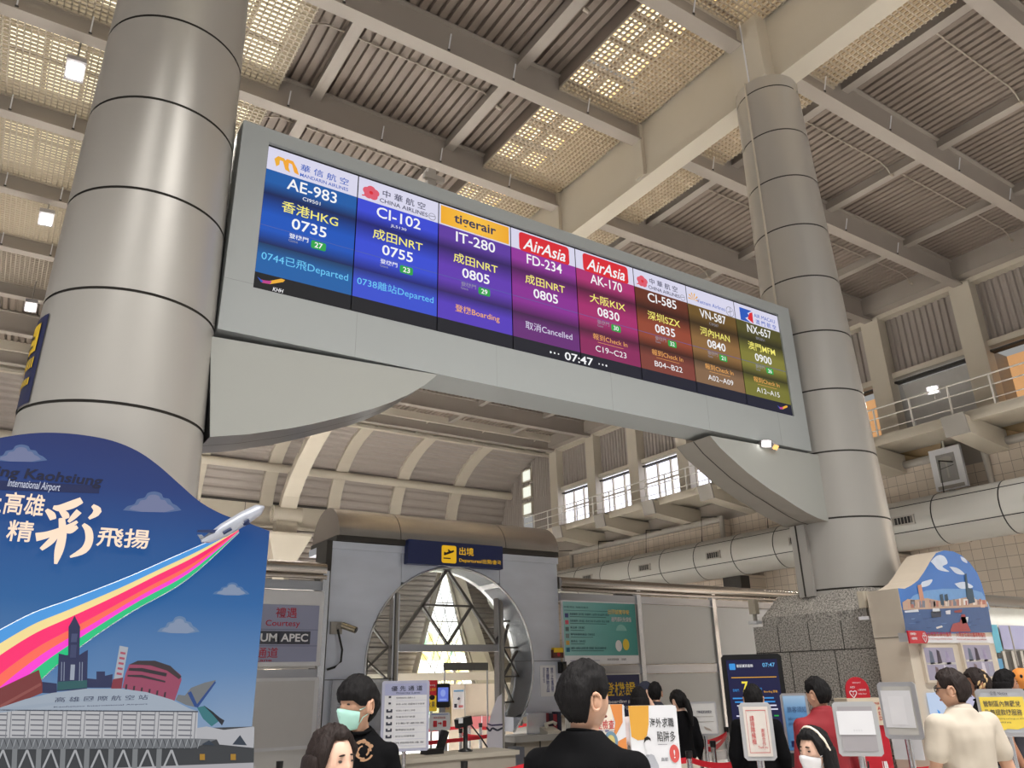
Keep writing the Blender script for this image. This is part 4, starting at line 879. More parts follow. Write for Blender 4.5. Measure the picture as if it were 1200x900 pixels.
q([(139, 757), (149, 759), (142, 797), (132, 797)], (204, 210, 222), .012)
for k in range(5): y = 764+6*k; q([(140-k*1.1, y), (146-k*1.1, y+1), (145.5-k*1.1, y+3.5), (139.5-k*1.1, y+2.5)], (206, 96, 120), .014)
q([(131, 796), (143, 794), (141, 808), (129, 807)], (158, 58, 78), .013)
q([(142, 806), (146, 789), (150, 779), (160, 775), (180, 775), (198, 781), (210, 791), (211, 797), (203, 821), (170, 813)], (184, 84, 118), .012)
q([(150, 779), (160, 774.5), (180, 774.5), (198, 780.5), (211, 793), (208, 796), (194, 786), (175, 780), (158, 779)], (66, 52, 60), .014)
q([(150, 783), (165, 783), (194, 789), (193, 793), (164, 787), (149, 786)], (52, 44, 56), .014); q([(148, 791), (165, 791), (192, 798), (192, 800), (164, 794), (148, 793)], (60, 50, 62), .014)
for k in range(6): q([(146+9*k, 802+1.8*k), (148+9*k, 802+1.8*k), (147+9*k, 810+1.6*k), (145+9*k, 808+1.6*k)], (60, 44, 60), .014)
q([(204, 820), (207, 814), (215, 815), (222, 806), (238, 800), (251, 797), (247, 806), (238, 818), (229, 829), (216, 826)], (138, 142, 146), .012); q([(218, 812), (222, 810), (229, 825), (250, 798), (251, 800), (230, 829), (226, 828)], (40, 84, 160), .014)
q([(229, 829), (238, 827), (248, 834), (257, 843), (246, 851), (236, 842)], (60, 140, 150), .012); q([(236, 826), (246, 833), (256, 841), (261, 844), (258, 850), (248, 838)], (26, 32, 50), .013)
q([(-20, 838), (0, 829), (30, 819), (60, 812), (100, 807), (140, 807), (170, 811), (200, 820), (220, 830), (229, 833), (-20, 832)], (196, 210, 228), .016)
b.text(FM, '高 雄 國 際 航 空 站', *FM.px(63, 823), *FM.px(172, 814), glowm('mural_ink', (60, 70, 100), .7), .055, .03); (u0, v0), (u1, v1) = FM.px(62, 829.5), FM.px(171, 826.5); b.text(FM, 'Kaohsiung International Airport', u0, v0, u1, v1+.012, MATS['mural_ink'], .055, .02)
q([(-20, 831), (230, 833.5), (229, 866), (-20, 866)], (226, 226, 230), .012); q([(-20, 831), (230, 833), (230, 834.5), (-20, 832.5)], (70, 76, 92), .016)
for k in range(-1, 11):
    x = -8+k*21.5
    for j in range(5): q([(x, 836.5+6*j), (x+16, 836.8+6*j), (x+16, 838.3+6*j), (x, 838+6*j)], (118, 120, 132), .014)
    q([(x+16, 833), (x+17, 833), (x+14.5, 866), (x+13.5, 866)], (150, 152, 160), .015); q([(x+20.5, 833), (x+21.5, 833), (x+19, 866), (x+18, 866)], (150, 152, 160), .015)
q([(-20, 864), (229, 865), (252, 866), (226, 876), (-20, 878)], (132, 136, 142), .014)
for k in range(34): x = -18+7.4*k; q([(x, 866), (x+1, 866), (x+4.5, 876.5), (x+3.5, 876.5)], (74, 78, 86), .016); q([(x+6, 866), (x+7, 866), (x+3.5, 876.5), (x+2.5, 876.5)], (190, 194, 200), .016)
q([(228, 853), (296, 851), (295, 900), (-20, 912), (-20, 877), (226, 876)], (64, 68, 74), .011); q([(228, 853), (240, 851), (260, 855), (296, 851), (295, 876), (255, 872), (252, 866), (229, 866)], (216, 216, 222), .013)
q([(-20, 905), (295, 893), (295, 930), (-20, 930)], (208, 206, 212), .014)
for k in range(8):
    x = -14+28*k; q([(x, 877), (x+6, 877), (x+5, 900), (x-1, 900)], (150, 154, 158), .015); q([(x+16, 878), (x+18.5, 878), (x+9, 899), (x+6.5, 899)], (206, 208, 212), .016); q([(x+16, 878), (x+18.5, 878), (x+26, 899), (x+23.5, 899)], (206, 208, 212), .016)
q([(270, 872), (279, 861), (287, 873)], (52, 66, 84), .015); q([(234, 872), (243, 867), (250, 873)], (52, 66, 84), .015)
for x in (232, 268): q([(x, 883), (x+6, 883), (x+6, 890), (x, 890)], (200, 150, 40), .016)
b.build('terminal_skyline', T)
# relief aeroplane at the end of the rainbow
def onM(x, y, l): u, v = FM.px(x, y); return FM.p(u, v, l)
pw = M('plane_silver', (176, 180, 192), .35, metal=.2); pd = M('plane_blue', (30, 44, 84), .45)
b = MB(); b.tube([onM(232, 636, .09), onM(240, 634, .09), (onM(258, 624, .1)), onM(280, 611, .11), onM(297, 601, .12), onM(304, 597, .12)], [.012, .03, .05, .052, .042, .006], pw, 14); b.build('plane_fuselage', T)
b = MB()
def plate(pp, l, m_, th=.012): b.prism([onM(x, y, l) for x, y in pp], (0, th, 0), m_)
plate([(262, 618), (270, 622), (250, 628), (226, 627), (227, 624.5), (248, 624)], .13, pd); plate([(276, 616), (284, 614), (287, 618), (280, 620)], .15, pd); plate([(228, 629), (236, 632), (244, 636), (238, 638), (231, 634)], .1, pw); plate([(228, 629), (233, 629), (240, 636), (234, 636)], .09, pw); b.tube([onM(255, 629, .16), onM(264, 624, .16)], .012, pd, 8); b.tube([onM(279, 617, .17), onM(284, 614, .17)], .01, pd, 8); b.build('plane_wings', T)
# ================================================================ queue barriers
belt = M('belt_red', (206, 22, 42), .55, var=.03)
def posttop(x, y): return onZ(x, y, .95)
def stanchion(p, label, to=None, hgt=.95):
    p = Vector((p[0], p[1], 0)); t = thing('queue_post', label, 'queue post', p)
    b = MB(); b.lathe([(.17, 0), (.17, .012), (.15, .03), (.04, .04)], p, chrome, 20); b.build('base', t)
    b = MB(); b.lathe([(.03, .03), (.03, hgt-.06)], p, stain_b, 16); b.build('pole', t)
    b = MB(); b.lathe([(.034, hgt-.07), (.036, hgt-.02), (.036, hgt)], p, black, 16); b.build('head', t)
    if to is not None:
        q = Vector((to[0], to[1], 0)); d = (q-p).normalized(); n = Vector((-d.y, d.x, 0))*.002; m = MB(); N = 8; vs = []
        for k in range(N+1):
            s = k/N; c = p+d*.035+(q-p-d*.07)*s; sag = .03*4*s*(1-s)
            for z in (hgt-.115-sag, hgt-.06-sag): vs += [c-n+Vector((0, 0, z)), c+n+Vector((0, 0, z))]
        m.add(vs, [f for i in range(N) for f in ((4*i, 4*i+4, 4*i+6, 4*i+2), (4*i+1, 4*i+3, 4*i+7, 4*i+5), (4*i+2, 4*i+6, 4*i+7, 4*i+3), (4*i, 4*i+1, 4*i+5, 4*i+4))], belt); m.build('belt', t)
    return t
Pa, Pb, Pc, Pd, Pe, Pf = [posttop(*q) for q in ((328, 892), (544, 892), (617.5, 887), (807, 880), (866, 884), (1013, 892))]
Pf2 = Vector((Pf.x+3.2, Pf.y-1.4, 0)); Pr = posttop(1142, 880)
stanchion(Pa, 'queue post with red belt beside the blue mural', (Pa.x-2.2, Pa.y+.1))
stanchion(Pb, 'queue post in front of the gate desk, second from the left', (Pb.x-2.2, Pb.y-1.3))
stanchion(Pc, 'queue post in front of the right gate panel', Pb)
stanchion(Pd, 'queue post beside the ponytailed woman', Pc)
stanchion(Pe, 'queue post left of the small white notice stand', Pd)
stanchion(Pf, 'queue post under the empty grey notice frame', Pe)
stanchion(Pr, 'queue post under the yellow notice stand', Pf)
stanchion((Pr.x+2.0, Pr.y-1.9), 'queue post outside the right edge holding the last belt', Pr)
Qa, Qb, Qc = posttop(835, 868), posttop(819, 862), posttop(851, 852)
stanchion(Qa, 'queue post of the rear row in front of the tilted device notice', Qc)
stanchion(Qb, 'thin queue post behind the device notice frame', Qa)
stanchion(Qc, 'rear queue post left of the black screen kiosk', Qb)
In = [at(540, 843, 12.6), at(550, 836, 14.6), at(563, 837, 14.0), at(580, 846, 12.2)]
lb = ['queue post inside the gate behind the tablet kiosk', 'middle queue post inside the gate before the beige booth', 'right queue post inside the gate before the beige booth', 'queue post inside the gate beside the white banner']
for p, q, l in zip(In, (In[3], (In[1].x-2, In[1].y+.2), (In[2].x+1.5, In[2].y+.5), (In[3].x-2.5, In[3].y-.3)), lb): stanchion(p, l, q)

# ================================================================ sign stands
alu = M('frame_silver', (190, 190, 194), .3, metal=.6, var=.05)
paperm = M('paper_white', (222, 222, 226), .5, var=.02); grey_f = M('frame_grey', (172, 172, 174), .45); grey_l = M('back_grey', (158, 154, 158), .5)
def facing(x, y, d, turn=0):
    """upright frame at a real spot, turned towards the viewer's side of the hall"""
    c = at(x, y, d); a = math.atan2(c.y-EYE.y, c.x-EYE.x)-PI/2+turn
    return Frame(c, (math.cos(a), math.sin(a), 0), (0, 0, 1))
def stand(name, label, x0, y0, x1, y1, d, turn=0, frame=alu, face=paperm, rim=.03, pole=True, cat='sign stand', thick=.02):
    F = facing((x0+x1)/2, (y0+y1)/2, d, turn)
    w = (F.px(x1, (y0+y1)/2)[0]-F.px(x0, (y0+y1)/2)[0])/2; h = (F.px((x0+x1)/2, y0)[1]-F.px((x0+x1)/2, y1)[1])/2
    t = thing(name, label, cat, (F.o.x, F.o.y, 0))
    b = MB(); b.obox(F.p(0, 0, -thick/2-.002), F.u*w, F.v*h, F.n*thick/2, frame, .018); b.build('frame', t)
    b = MB(); b.rect(F, -w+rim, -h+rim, w-rim, h-rim, face, .001); f = b.build('face', t)
    if pole:
        q = Vector((F.o.x, F.o.y, 0))-F.n*.05; z = F.o.z
        b = MB(); b.tube([q+Vector((0, 0, .03)), q+Vector((0, 0, z))], .022, stain_b, 12); b.build('pole', t)
        b = MB(); b.lathe([(.2, 0), (.2, .015), (.05, .04)], q, chrome, 20); b.build('base', t)
    return t, F, w, h
def art(t, name='lettering'): b = MB(); return b, (lambda: b.build(name, t))
# priority lane
lilac = M('priority_lilac', (168, 172, 206), .5)
t, F, w, h = stand('priority_lane_stand', 'large white priority lane notice stand behind the masked youth', 447, 797, 503, 880, 8.6, .1, M('frame_lilac', (180, 182, 204), .4), paperm, .03)
b, done = art(t); b.rect(F, -w+.03, h*.58, w-.03, h-.03, lilac, .003); b.text(F, '優 先 通 道', -w*.62, h*.7, w*.7, h*.85, ink, .006, .01); b.text(F, 'Priority Lane', -w*.4, h*.61, w*.6, h*.67, ink, .006)
for k, s in enumerate(('經濟部核發之商務人士', '持有 APEC 商務旅行卡旅客', '年滿七十歲以上長者', '孕婦及同行家屬', '行動不便旅客', '攜帶嬰幼兒旅客', '航空公司頭等艙', '其他經核准者')):
    z = h*.48-k*h*.18; b.text(F, s, -w*.4, z, -w*.4+w*(1.2 if k % 3 == 1 else .8), z+h*.05, ink, .006); b.rect(F, -w*.4, z-h*.06, w*.85, z-h*.055, lilac, .006); b.rect(F, -w*.8, z-h*.02, -w*.55, z+h*.07, paperm if k < 2 else ink, .006); b.rect(F, -w*.72, z+.01, -w*.62, z+.03, ink if k < 2 else paperm, .008)
done()
# tablet kiosk with arrow sign
p = at(518, 830, 10.4); t = thing('tablet_kiosk', 'black face-recognition tablet on a steel pole inside the gate', 'kiosk', (p.x, p.y, 0)); F = facing(519.5, 815, 10.35, -.25)
b = MB(); b.tube([(p.x, p.y, .02), (p.x, p.y, 1.45)], .045, stain, 14); b.build('pole', t)
b = MB(); b.lathe([(.22, 0), (.22, .02), (.06, .05)], (p.x, p.y, 0), chrome, 18); b.build('base', t)
b = MB(); b.obox(F.o, F.u*.092, F.v*.15, F.n*.012, black, .015); b.build('tablet', t)
b = MB(); b.rect(F, -.072, -.075, .072, .1, glow('tablet_screen', (110, 130, 226), .8), .014); b.disc(F, .0, .03, .035, .045, glow('tablet_face', (150, 170, 240), .8), .016); b.rect(F, -.05, -.06, .05, -.04, glow('tablet_face', (150, 170, 240)), .016); b.build('screen', t)
t, F, w, h = stand('arrow_notice', 'white notice with two red figures and an arrow hung on the tablet pole', 503, 835, 527.5, 856, 10.2, -.1, paperm, paperm, .005, False, 'notice')
b, done = art(t); b.text(F, '請依箭頭前進', -w*.6, h*.3, w*.55, h*.55, inkr, .004); b.rrect(F, -w*.62, -h*.6, -w*.25, h*.1, .01, inkr, .004); b.rrect(F, w*.3, -h*.6, w*.65, h*.1, .01, inkr, .004); b.line(F, [(-w*.15, -h*.2), (w*.12, -h*.2)], .015, inkr, .005); b.poly(F, [(w*.08, -h*.02), (w*.22, -h*.2), (w*.08, -h*.4)], inkr, .005); b.rect(F, -w*.8, h*.75, w*.8, h*.85, M('print_pale_blue', (130, 150, 200), .5), .004); done()
t, F, w, h = stand('red_yellow_poster', 'red and yellow roll-up poster standing inside the gate', 499, 797, 512.5, 834, 13, 0, paperm, M('poster_yellow', (240, 206, 40), .5), .01)
b, done = art(t); b.rect(F, -w, h*.15, w, h, red, .003); b.text(F, 'Warning', -w*.7, h*.6, w*.6, h*.75, white, .006); b.text(F, '禁止攜帶', -w*.7, h*.3, w*.7, h*.5, yellow, .006); b.poly(F, [(-w, h*.25), (w, h*.4), (w, .0), (-w, h*.1)], red, .005); b.text(F, '水果', -w*.7, -h*.75, w*.6, -h*.35, ink, .006); b.disc(F, w*.1, -h*.1, w*.5, h*.16, black, .006); done()
t, F, w, h = stand('sheet_stand', 'small yellowish notice stand behind the arrow notice', 517, 819, 529, 850, 12, 0, M('sheet_cream', (222, 206, 150), .5), M('sheet_cream', (222, 206, 150)), .01)
b, done = art(t); b.text(F, '公告', -w*.6, h*.2, w*.6, h*.6, inkr, .004); b.rect(F, -w*.6, -h*.1, w*.6, -h*.04, ink, .004); b.rect(F, -w*.6, -h*.3, w*.4, -h*.24, ink, .004); done()
# beige booth inside with sheet and pink glass
bp = M('booth_beige', (206, 192, 174), .5); pk = M('pink_glass', (206, 120, 124), .3)
c0 = at(529, 793, 16.0); c1 = at(586, 796, 16.0); t = thing('inspection_booth', 'beige inspection booth with pink band behind the queue inside the gate', 'booth', (c0.x, c0.y, 0))
F = Frame((c0.x, c0.y, 0), (c1.x-c0.x, c1.y-c0.y, 0), (0, 0, 1)); L_ = math.hypot(c1.x-c0.x, c1.y-c0.y)
b = MB(); b.obox(F.p(L_/2+.1, .8, -.6), F.u*(L_/2+.15), F.v*.8, F.n*.55, bp); b.build('counter_wall', t)
b = MB(); b.rect(F, .4, .75, L_+.2, .98, pk, 0) ; b.obox(F.p(L_*.62, .5, .005), F.u*.01, F.v*.5, F.n*.01, white); b.obox(F.p(L_*.28, .8, .01), F.u*.012, F.v*.8, F.n*.02, steel_dk); b.build('pink_band', t)
b = MB(); b.obox(F.p(-.55, 1.75, -.6), F.u*1.5, F.v*.08, F.n*.5, M('booth_top', (196, 188, 172), .5)); b.build('top_shelf', t)
t, F, w, h = stand('device_notice', 'white sheet with blue heading on the beige booth inside the gate', 531, 808, 544, 831, 15.2, 0, paperm, paperm, .005, False, 'notice')
b, done = art(t); b.rect(F, -w*.9, h*.78, w*.9, h*.95, M('heading_blue', (110, 160, 200), .5), .003); b.poly(F, [(-w*.3, h*.0), (0, h*.25), (w*.3, h*.1), (w*.1, -h*.1)], ink, .003); b.rect(F, -w*.8, -h*.85, -w*.3, -h*.45, ink, .003); b.rect(F, 0, -h*.85, w*.8, -h*.6, pk, .003); done()
c = at(546, 781, 14.6); b = MB(); b.obox(c, RT*.42, Vector((0, 0, .068)), Vector((fwd.x, fwd.y, 0))*.04, M('header_dark', (58, 56, 52), .5))
for s_ in (-1, 1): q = c+RT*.4*s_; b.tube([(q.x, q.y, 0), (q.x, q.y, q.z)], .015, stain, 6)
tag(b.build('overhead_sign'), 'dark blank sign bar on two thin posts in front of the stained glass', 'sign')
b = MB(); c = at(533, 781, 17.9); b.lathe([(.03, -.1), (.13, -.06), (.17, .01), (.12, .09), (.02, .12)], c, M('dome_pale', (206, 192, 180), .3, alpha=.8), 18); b.tube([c-Vector((0, 0, .5)), c-Vector((0, 0, .05))], .03, steel_dk, 8); b.tube([c-Vector((0, 0, c.z)), c-Vector((0, 0, .55))], .04, stain, 8); tag(b.build('convex_mirror'), 'round pale convex mirror on a pole above the inspection booth', 'mirror')
# white teardrop banner
F = facing(579, 845, 10.6); t = thing('feather_banner', 'white curved feather banner with dark script beside the right gate post', 'banner', (F.o.x, F.o.y, 0))
pts = [F.px(*q) for q in ((589, 812), (583, 817), (577, 832), (572, 850), (570, 872), (572, 884), (591, 884), (592, 830))]
b = MB(); b.prism([F.p(u, v) for u, v in pts], -F.n*.012, M('banner_white', (220, 216, 226), .6)); b.build('cloth', t)
b = MB(); b.line(F, [F.px(571, 848), F.px(576, 850), F.px(590, 849)], .02, M('script_violet', (70, 60, 100), .6), .003); b.line(F, [F.px(570, 852), F.px(574, 857), F.px(577, 853), F.px(583, 856), F.px(589, 853)], .025, ink, .003); b.build('script', t)
b = MB(); q = F.p(*F.px(590, 850)); b.tube([(q.x, q.y, .03), (q.x, q.y, 1.5)], .015, steel_dk, 8); b.lathe([(.16, 0), (.16, .03)], (q.x, q.y, 0), black, 16); b.build('pole', t)
# gate desk with scanner
wood = M('desk_beige', (186, 178, 164), .45)
t = thing('gate_desk', 'low beige desk in front of the gate opening', 'desk', (4.9, 9.2, 0), None)
b = MB(); b.box(3.95, 5.9, 8.95, 9.55, .8, .85, wood); b.build('desk_top', t)
b = MB(); b.box(3.98, 5.86, 8.98, 9.5, 0, .8, M('desk_front', (168, 160, 148), .5)); b.build('desk_body', t)
b = MB(); p = Vector((5.32, 9.3, .85))
t = thing('document_scanner', 'black handheld scanner on a round stand on the gate desk', 'scanner', p)
b.lathe([(.09, 0), (.09, .015), (.03, .04), (.028, .28), (.035, .3)], p, black, 16); b.build('stand', t)
b = MB(); b.obox(p+Vector((-.03, 0, .34)), (.1, 0, .02), (0, .05, 0), (-.01, 0, .05), black); b.obox(p+Vector((-.1, -.02, .36)), (.03, 0, 0), (0, .04, 0), (0, 0, .03), paperm); b.build('scanner_head', t)
b = MB(); b.tube([p+Vector((.08, 0, .3)), p+Vector((.25, .05, .15)), p+Vector((.38, .1, .02))], .01, black, 6); b.build('cable', t)
b = MB(); p = Vector((4.85, 9.3, .85)); b.obox(p+Vector((0, 0, .03)), (.12, 0, 0), (0, .08, 0), (0, 0, .03), black); b.obox(p+Vector((.14, 0, .14)), (.04, 0, .11), (0, .05, 0), (-.03, 0, .012), black); tag(b.build('card_terminal'), 'black card terminal lying on the gate desk left of the scanner', 'terminal')
# right service booth
t = thing('service_counter', 'grey service counter under the right gate panel', 'counter', (7.2, 10.4, 0))
b = MB(); b.box(6.55, 7.72, 10.05, 10.55, .84, .92, M('counter_grey', (150, 148, 144), .4)); b.build('counter_top', t)
b = MB(); b.box(6.6, 7.7, 10.12, 10.5, 0, .84, M('counter_front', (150, 142, 130), .5)); b.box(6.58, 6.6, 10.1, 10.5, 0, .84, dark); b.box(7.02, 7.03, 10.1, 10.12, 0, .84, dark); b.build('counter_body', t)
b = MB(); b.box(6.42, 6.57, 9.84, 10.04, 0, .8, M('speaker_grey', (88, 90, 98), .5)); tag(b.build('litter_bin'), 'dark grey upright bin beside the service counter', 'bin')
b = MB(); p = Vector((7.28, 10.2, .92)); t = thing('telephone', 'pale desk telephone on the service counter', 'telephone', p)
tel = M('phone_cream', (206, 200, 188), .4); b.prism([p+Vector((-.12, -.1, 0)), p+Vector((-.12, .1, 0)), p+Vector((-.12, .1, .09)), p+Vector((-.12, -.1, .03))], (.24, 0, 0), tel); b.build('phone_body', t)
b = MB(); b.tube([p+Vector((-.1, -.05, .1)), p+Vector((-.08, .02, .13)), p+Vector((.08, .04, .15)), p+Vector((.11, .0, .12))], [.03, .02, .02, .03], tel, 10); b.build('handset', t)
for k, (u, c, hh) in enumerate(((7.34, (110, 24, 40), .34), (7.42, (40, 30, 50), .33), (7.49, (150, 40, 54), .31), (7.57, (30, 34, 60), .35))):
    b = MB(); b.box(u-.035, u+.035, 10.36, 10.5, .92, .92+hh*.8, M('binder_%d' % k, c, .5)); tag(b.build('binder'), ['dark red binder, first from the left on the service counter', 'near black binder, second on the service counter', 'bright red binder, third on the service counter', 'navy binder, last on the service counter'][k], 'binder')
b = MB(); b.box(6.95, 7.28, 10.3, 10.34, .92, 1.2, ac); tag(b.build('acrylic_screen'), 'small clear acrylic screen on the service counter', 'screen')
# campaign boards
och = M('board_ochre', (214, 158, 60), .5); orng = M('board_orange', (216, 136, 70), .5); crm = M('board_cream', (226, 216, 200), .5)
t, F, w, h = stand('campaign_board', 'cream and orange campaign board with red characters behind the man in front', 676, 825, 734, 912, 5.6, .05, paperm, paperm, .003)
b, done = art(t, 'artwork'); b.rect(F, -w, 0.02, w*.5, h, crm, .003); b.poly(F, [(w*.42, h), (w*.92, h), (w*.9, h*.5), (w*.45, -.0), (w*.6, h*.5)], orng, .004); b.poly(F, [(w*.55, -h*.05), (w, h*.1), (w, -h), (w*.7, -h)], orng, .004); b.text(F, '水域安全檢查', -w*.9, h*.32, w*.55, h*.58, inkr, .006, .02); b.text(F, '防溺 安全第一', -w*.9, h*.24, w*.6, h*.31, inkb, .006, .01); b.disc(F, w*.38, -h*.02, .05, .07, M('emblem_blue', (110, 140, 160), .5), .006); b.disc(F, w*.38, -h*.02, .03, .045, M('emblem_gold', (196, 180, 110), .5), .008); done()
t, F, w, h = stand('job_scam_board', 'white board with ochre shape, grey man drawing and black characters beside the ponytailed woman', 739, 826, 796, 914, 5.0, .05, paperm, paperm, .003)
b, done = art(t, 'artwork'); b.poly(F, [(-w, h), (-w*.15, h), (-w*.2, h*.5), (-w*.3, h*.2), (-w*.45, h*.08), (-w*.7, h*.06), (-w*.95, h*.16)], och, .003)
gr1 = M('drawing_grey', (170, 172, 180), .5); b.poly(F, [(-w*.62, -h), (-w*.6, -h*.55), (-w*.42, -h*.34), (-w*.28, -h*.28), (-w*.08, -h*.34), (w*.08, -h*.6), (w*.1, -h)], gr1, .004); b.disc(F, -w*.3, -h*.06, w*.13, h*.17, paperm, .006); b.poly(F, [(-w*.46, -h*.02), (-w*.42, h*.12), (-w*.3, h*.17), (-w*.18, h*.12), (-w*.16, h*.04), (-w*.24, h*.08), (-w*.36, h*.06)], black, .008); b.poly(F, [(-w*.38, -h*.2), (-w*.22, -h*.2), (-w*.22, -h*.32), (-w*.38, -h*.32)], paperm, .007)
b.text(F, '海外求職', -w*.16, h*.4, w*.84, h*.66, black, .006, .012); b.text(F, '陷阱多', w*.12, h*.02, w*.86, h*.3, black, .006, .012); b.disc(F, w*.76, -h*.3, w*.2, h*.24, M('alert_red', (206, 80, 76), .5), .005); b.text(F, '!', w*.73, -h*.42, w*.79, -h*.2, paperm, .007); b.rect(F, w*.12, -h*.06, w*.5, -h*.05, ink, .004); b.text(F, '高薪', w*.2, -h*.5, w*.5, -h*.4, ink, .004); done()
t, F, w, h = stand('device_sign', 'grey framed notice with a device picture beside the ponytailed woman', 809, 822, 841, 862, 8.6, .15, alu, M('notice_grey', (196, 194, 192), .45), .02)
b, done = art(t, 'artwork'); b.text(F, '行動電源及鋰電池', -w*.5, h*.3, w*.6, h*.48, ink, .004, .008); b.rect(F, -w*.7, h*.1, w*.7, h*.13, steel_dk, .004); b.rect(F, -w*.7, -h*.2, w*.7, -h*.17, steel_dk, .004); b.poly(F, [(-w*.1, -h*.45), (w*.35, -h*.6), (w*.5, -h*.75), (w*.05, -h*.65)], M('device_brown', (150, 136, 126), .5), .004); done()
# screen kiosk
F = facing(886, 820, 9.0, .06); w = .46; t = thing('screen_kiosk', 'tall black digital screen kiosk showing flight rows in front of the granite plinth', 'kiosk', (F.o.x, F.o.y, 0))
zt = F.px(886, 766.5)[1]; zb = -F.o.z
b = MB(); b.obox(F.p(0, (zt+zb)/2, -.06), F.u*(F.px(920, 780)[0]-F.px(849, 780)[0])/2, F.v*(zt-zb)/2, F.n*.05, black, .03); b.build('housing', t)
b = MB(); sw, st_, sb_ = .29, zt-.06, zt-1.1; b.rect(F, -sw, sb_, sw, st_, glow('kiosk_screen', (22, 24, 70), .8), 0); s_ = b.build('screen', t)
b = MB(); kb = glow('kiosk_blue', (60, 150, 226)); b.rrect(F, -sw+.03, st_-.11, -sw+.1, st_-.04, .01, kb, .003); b.text(F, '航班資訊查詢', -sw+.115, st_-.085, -sw+.3, st_-.05, s_white, .003, .006); b.text(F, '07:47', sw-.17, st_-.085, sw-.03, st_-.04, glow('kiosk_cyan', (110, 190, 240)), .003, .01); b.rect(F, -sw+.04, st_-.2, sw-.03, st_-.192, s_gold, .003)
b.text(F, '7', -.14, st_-.36, -.07, st_-.24, glow('kiosk_yellow', (252, 230, 70)), .003, .02); b.text(F, '登機門', -.25, st_-.35, -.18, st_-.32, kb, .003); b.text(F, '08:30', .0, st_-.34, .08, st_-.31, kb, .003); b.text(F, 'Boarding 登機', .1, st_-.37, .25, st_-.34, s_gold, .003)
for k in range(4): b.rect(F, -.26+.02*k, st_-.43-.04*k, -.1+.03*k, st_-.415-.04*k, s_head if k > 1 else kb, .003); b.rect(F, .02, st_-.43-.04*k, .2+.01*k, st_-.415-.04*k, s_head if k > 1 else kb, .003)
for k in range(8): b.rect(F, -.24, st_-.62-.06*k, -.17, st_-.605-.06*k, s_head, .003); b.rect(F, .1, st_-.62-.06*k, .15, st_-.605-.06*k, kb, .003); b.rect(F, .18, st_-.62-.06*k, .23, st_-.605-.06*k, s_red if k % 2 else s_green, .003)
b.build('screen_text', s_)
# notice stands on the right
t, F, w, h = stand('blank_form_stand', 'small white notice stand with red lettering in front of the black kiosk', 869, 823, 907, 891, 4.7, .12, grey_f, M('form_white', (212, 204, 196), .5), .022)
b, done = art(t); 
for (a, c_), (d_, e_) in (((-w*.6, -h*.74), (w*.6, -h*.72)), ((-w*.6, h*.72), (w*.6, h*.74)), ((-w*.62, -h*.74), (-w*.6, h*.74)), ((w*.6, -h*.74), (w*.62, h*.74))): b.rect(F, a, c_, d_, e_, inkr, .003)
b.text(F, '請\n排\n隊\n候\n檢', -w*.42, -h*.45, -w*.14, h*.55, inkr, .004, .006); b.text(F, '謝\n謝\n合\n作', w*.2, -h*.5, w*.42, h*.1, inkr, .004); b.text(F, 'Thank you', -w*.1, -h*.62, w*.5, -h*.5, inkr, .004); done()
t, F, w, h = stand('blue_notice_stand', 'silver framed blue notice half hidden by the man in red', 918, 812, 950, 882, 6.9, .1, alu, grad('notice_sky', 2, 1.0, 1.6, [(0, (60, 110, 160)), (.6, (90, 140, 190)), (1, (190, 216, 236))]), .02)
b, done = art(t); b.text(F, '旅客須知', -w*.6, h*.35, w*.8, h*.55, M('notice_ink', (60, 90, 130), .5), .004); b.text(F, 'Information for\npassengers', -w*.6, -h*.1, w*.6, h*.2, MATS['notice_ink'], .004); b.rect(F, -w*.6, -h*.8, -w*.2, -h*.6, navy, .004); done()
t, F, w, h = stand('empty_frame_stand', 'grey notice frame with a white upper sheet on a post, right of the girl', 979, 822, 1031, 886, 5.2, .1, grey_f, grey_l, .03)
b, done = art(t, 'paper_sheet'); b.rect(F, -w*.86, -h*.22, w*.78, h*.66, paperm, .004); b.text(F, '暫 停 服 務', -w*.2, -h*.1, w*.2, -h*.02, M('print_faint', (196, 196, 202), .5), .006); done()
t, F, w, h = stand('silver_frame_stand', 'tilted silver frame with plain white paper on a post beside the exhibit kiosk', 1032, 799, 1077, 866, 5.6, -.35, alu, M('frame_back', (190, 188, 184), .3), .03)
b, done = art(t, 'paper_sheet'); b.rect(F, -w*.85, -h*.6, w*.7, h*.7, paperm, .004); b.rect(F, -w*.5, -h*.5, w*.3, h*.5, M('paper_bright', (228, 228, 232), .5), .006); done()
F2 = facing(1064, 877, 5.62, -.2); b = MB(); b.obox(F2.p(0, 0, 0), F2.u*.1, F2.v*.075, F2.n*.004, paperm); b.build('hanging_sheet', t)
t, F, w, h = stand('yellow_notice_stand', 'yellow notice stand about money exchange at the right edge', 1147, 807, 1206, 863, 5.8, .05, alu, M('notice_silver', (176, 178, 184), .4), .025)
b, done = art(t); yl = M('notice_yellow', (236, 208, 80), .5); b.poly(F, [(-w*.88, h*.66), (w*.88, h*.66), (w*.88, -h*.55), (w*.4, -h*.7), (0, -h*.68), (-w*.5, -h*.86), (-w*.88, -h*.84)], yl, .003); b.text(F, '公告 Notice', -w*.4, h*.72, w*.3, h*.9, ink, .006); b.text(F, '管制區內無匯兌', -w*.76, h*.24, w*.72, h*.5, ink, .006, .014); b.text(F, '及無提款機服務', -w*.76, -h*.12, w*.72, h*.14, ink, .006, .014); b.text(F, 'There is no money exchange or ATM', -w*.76, -h*.3, w*.76, -h*.22, ink, .006); b.text(F, 'inside the control area', -w*.76, -h*.44, w*.2, -h*.36, ink, .006); done()
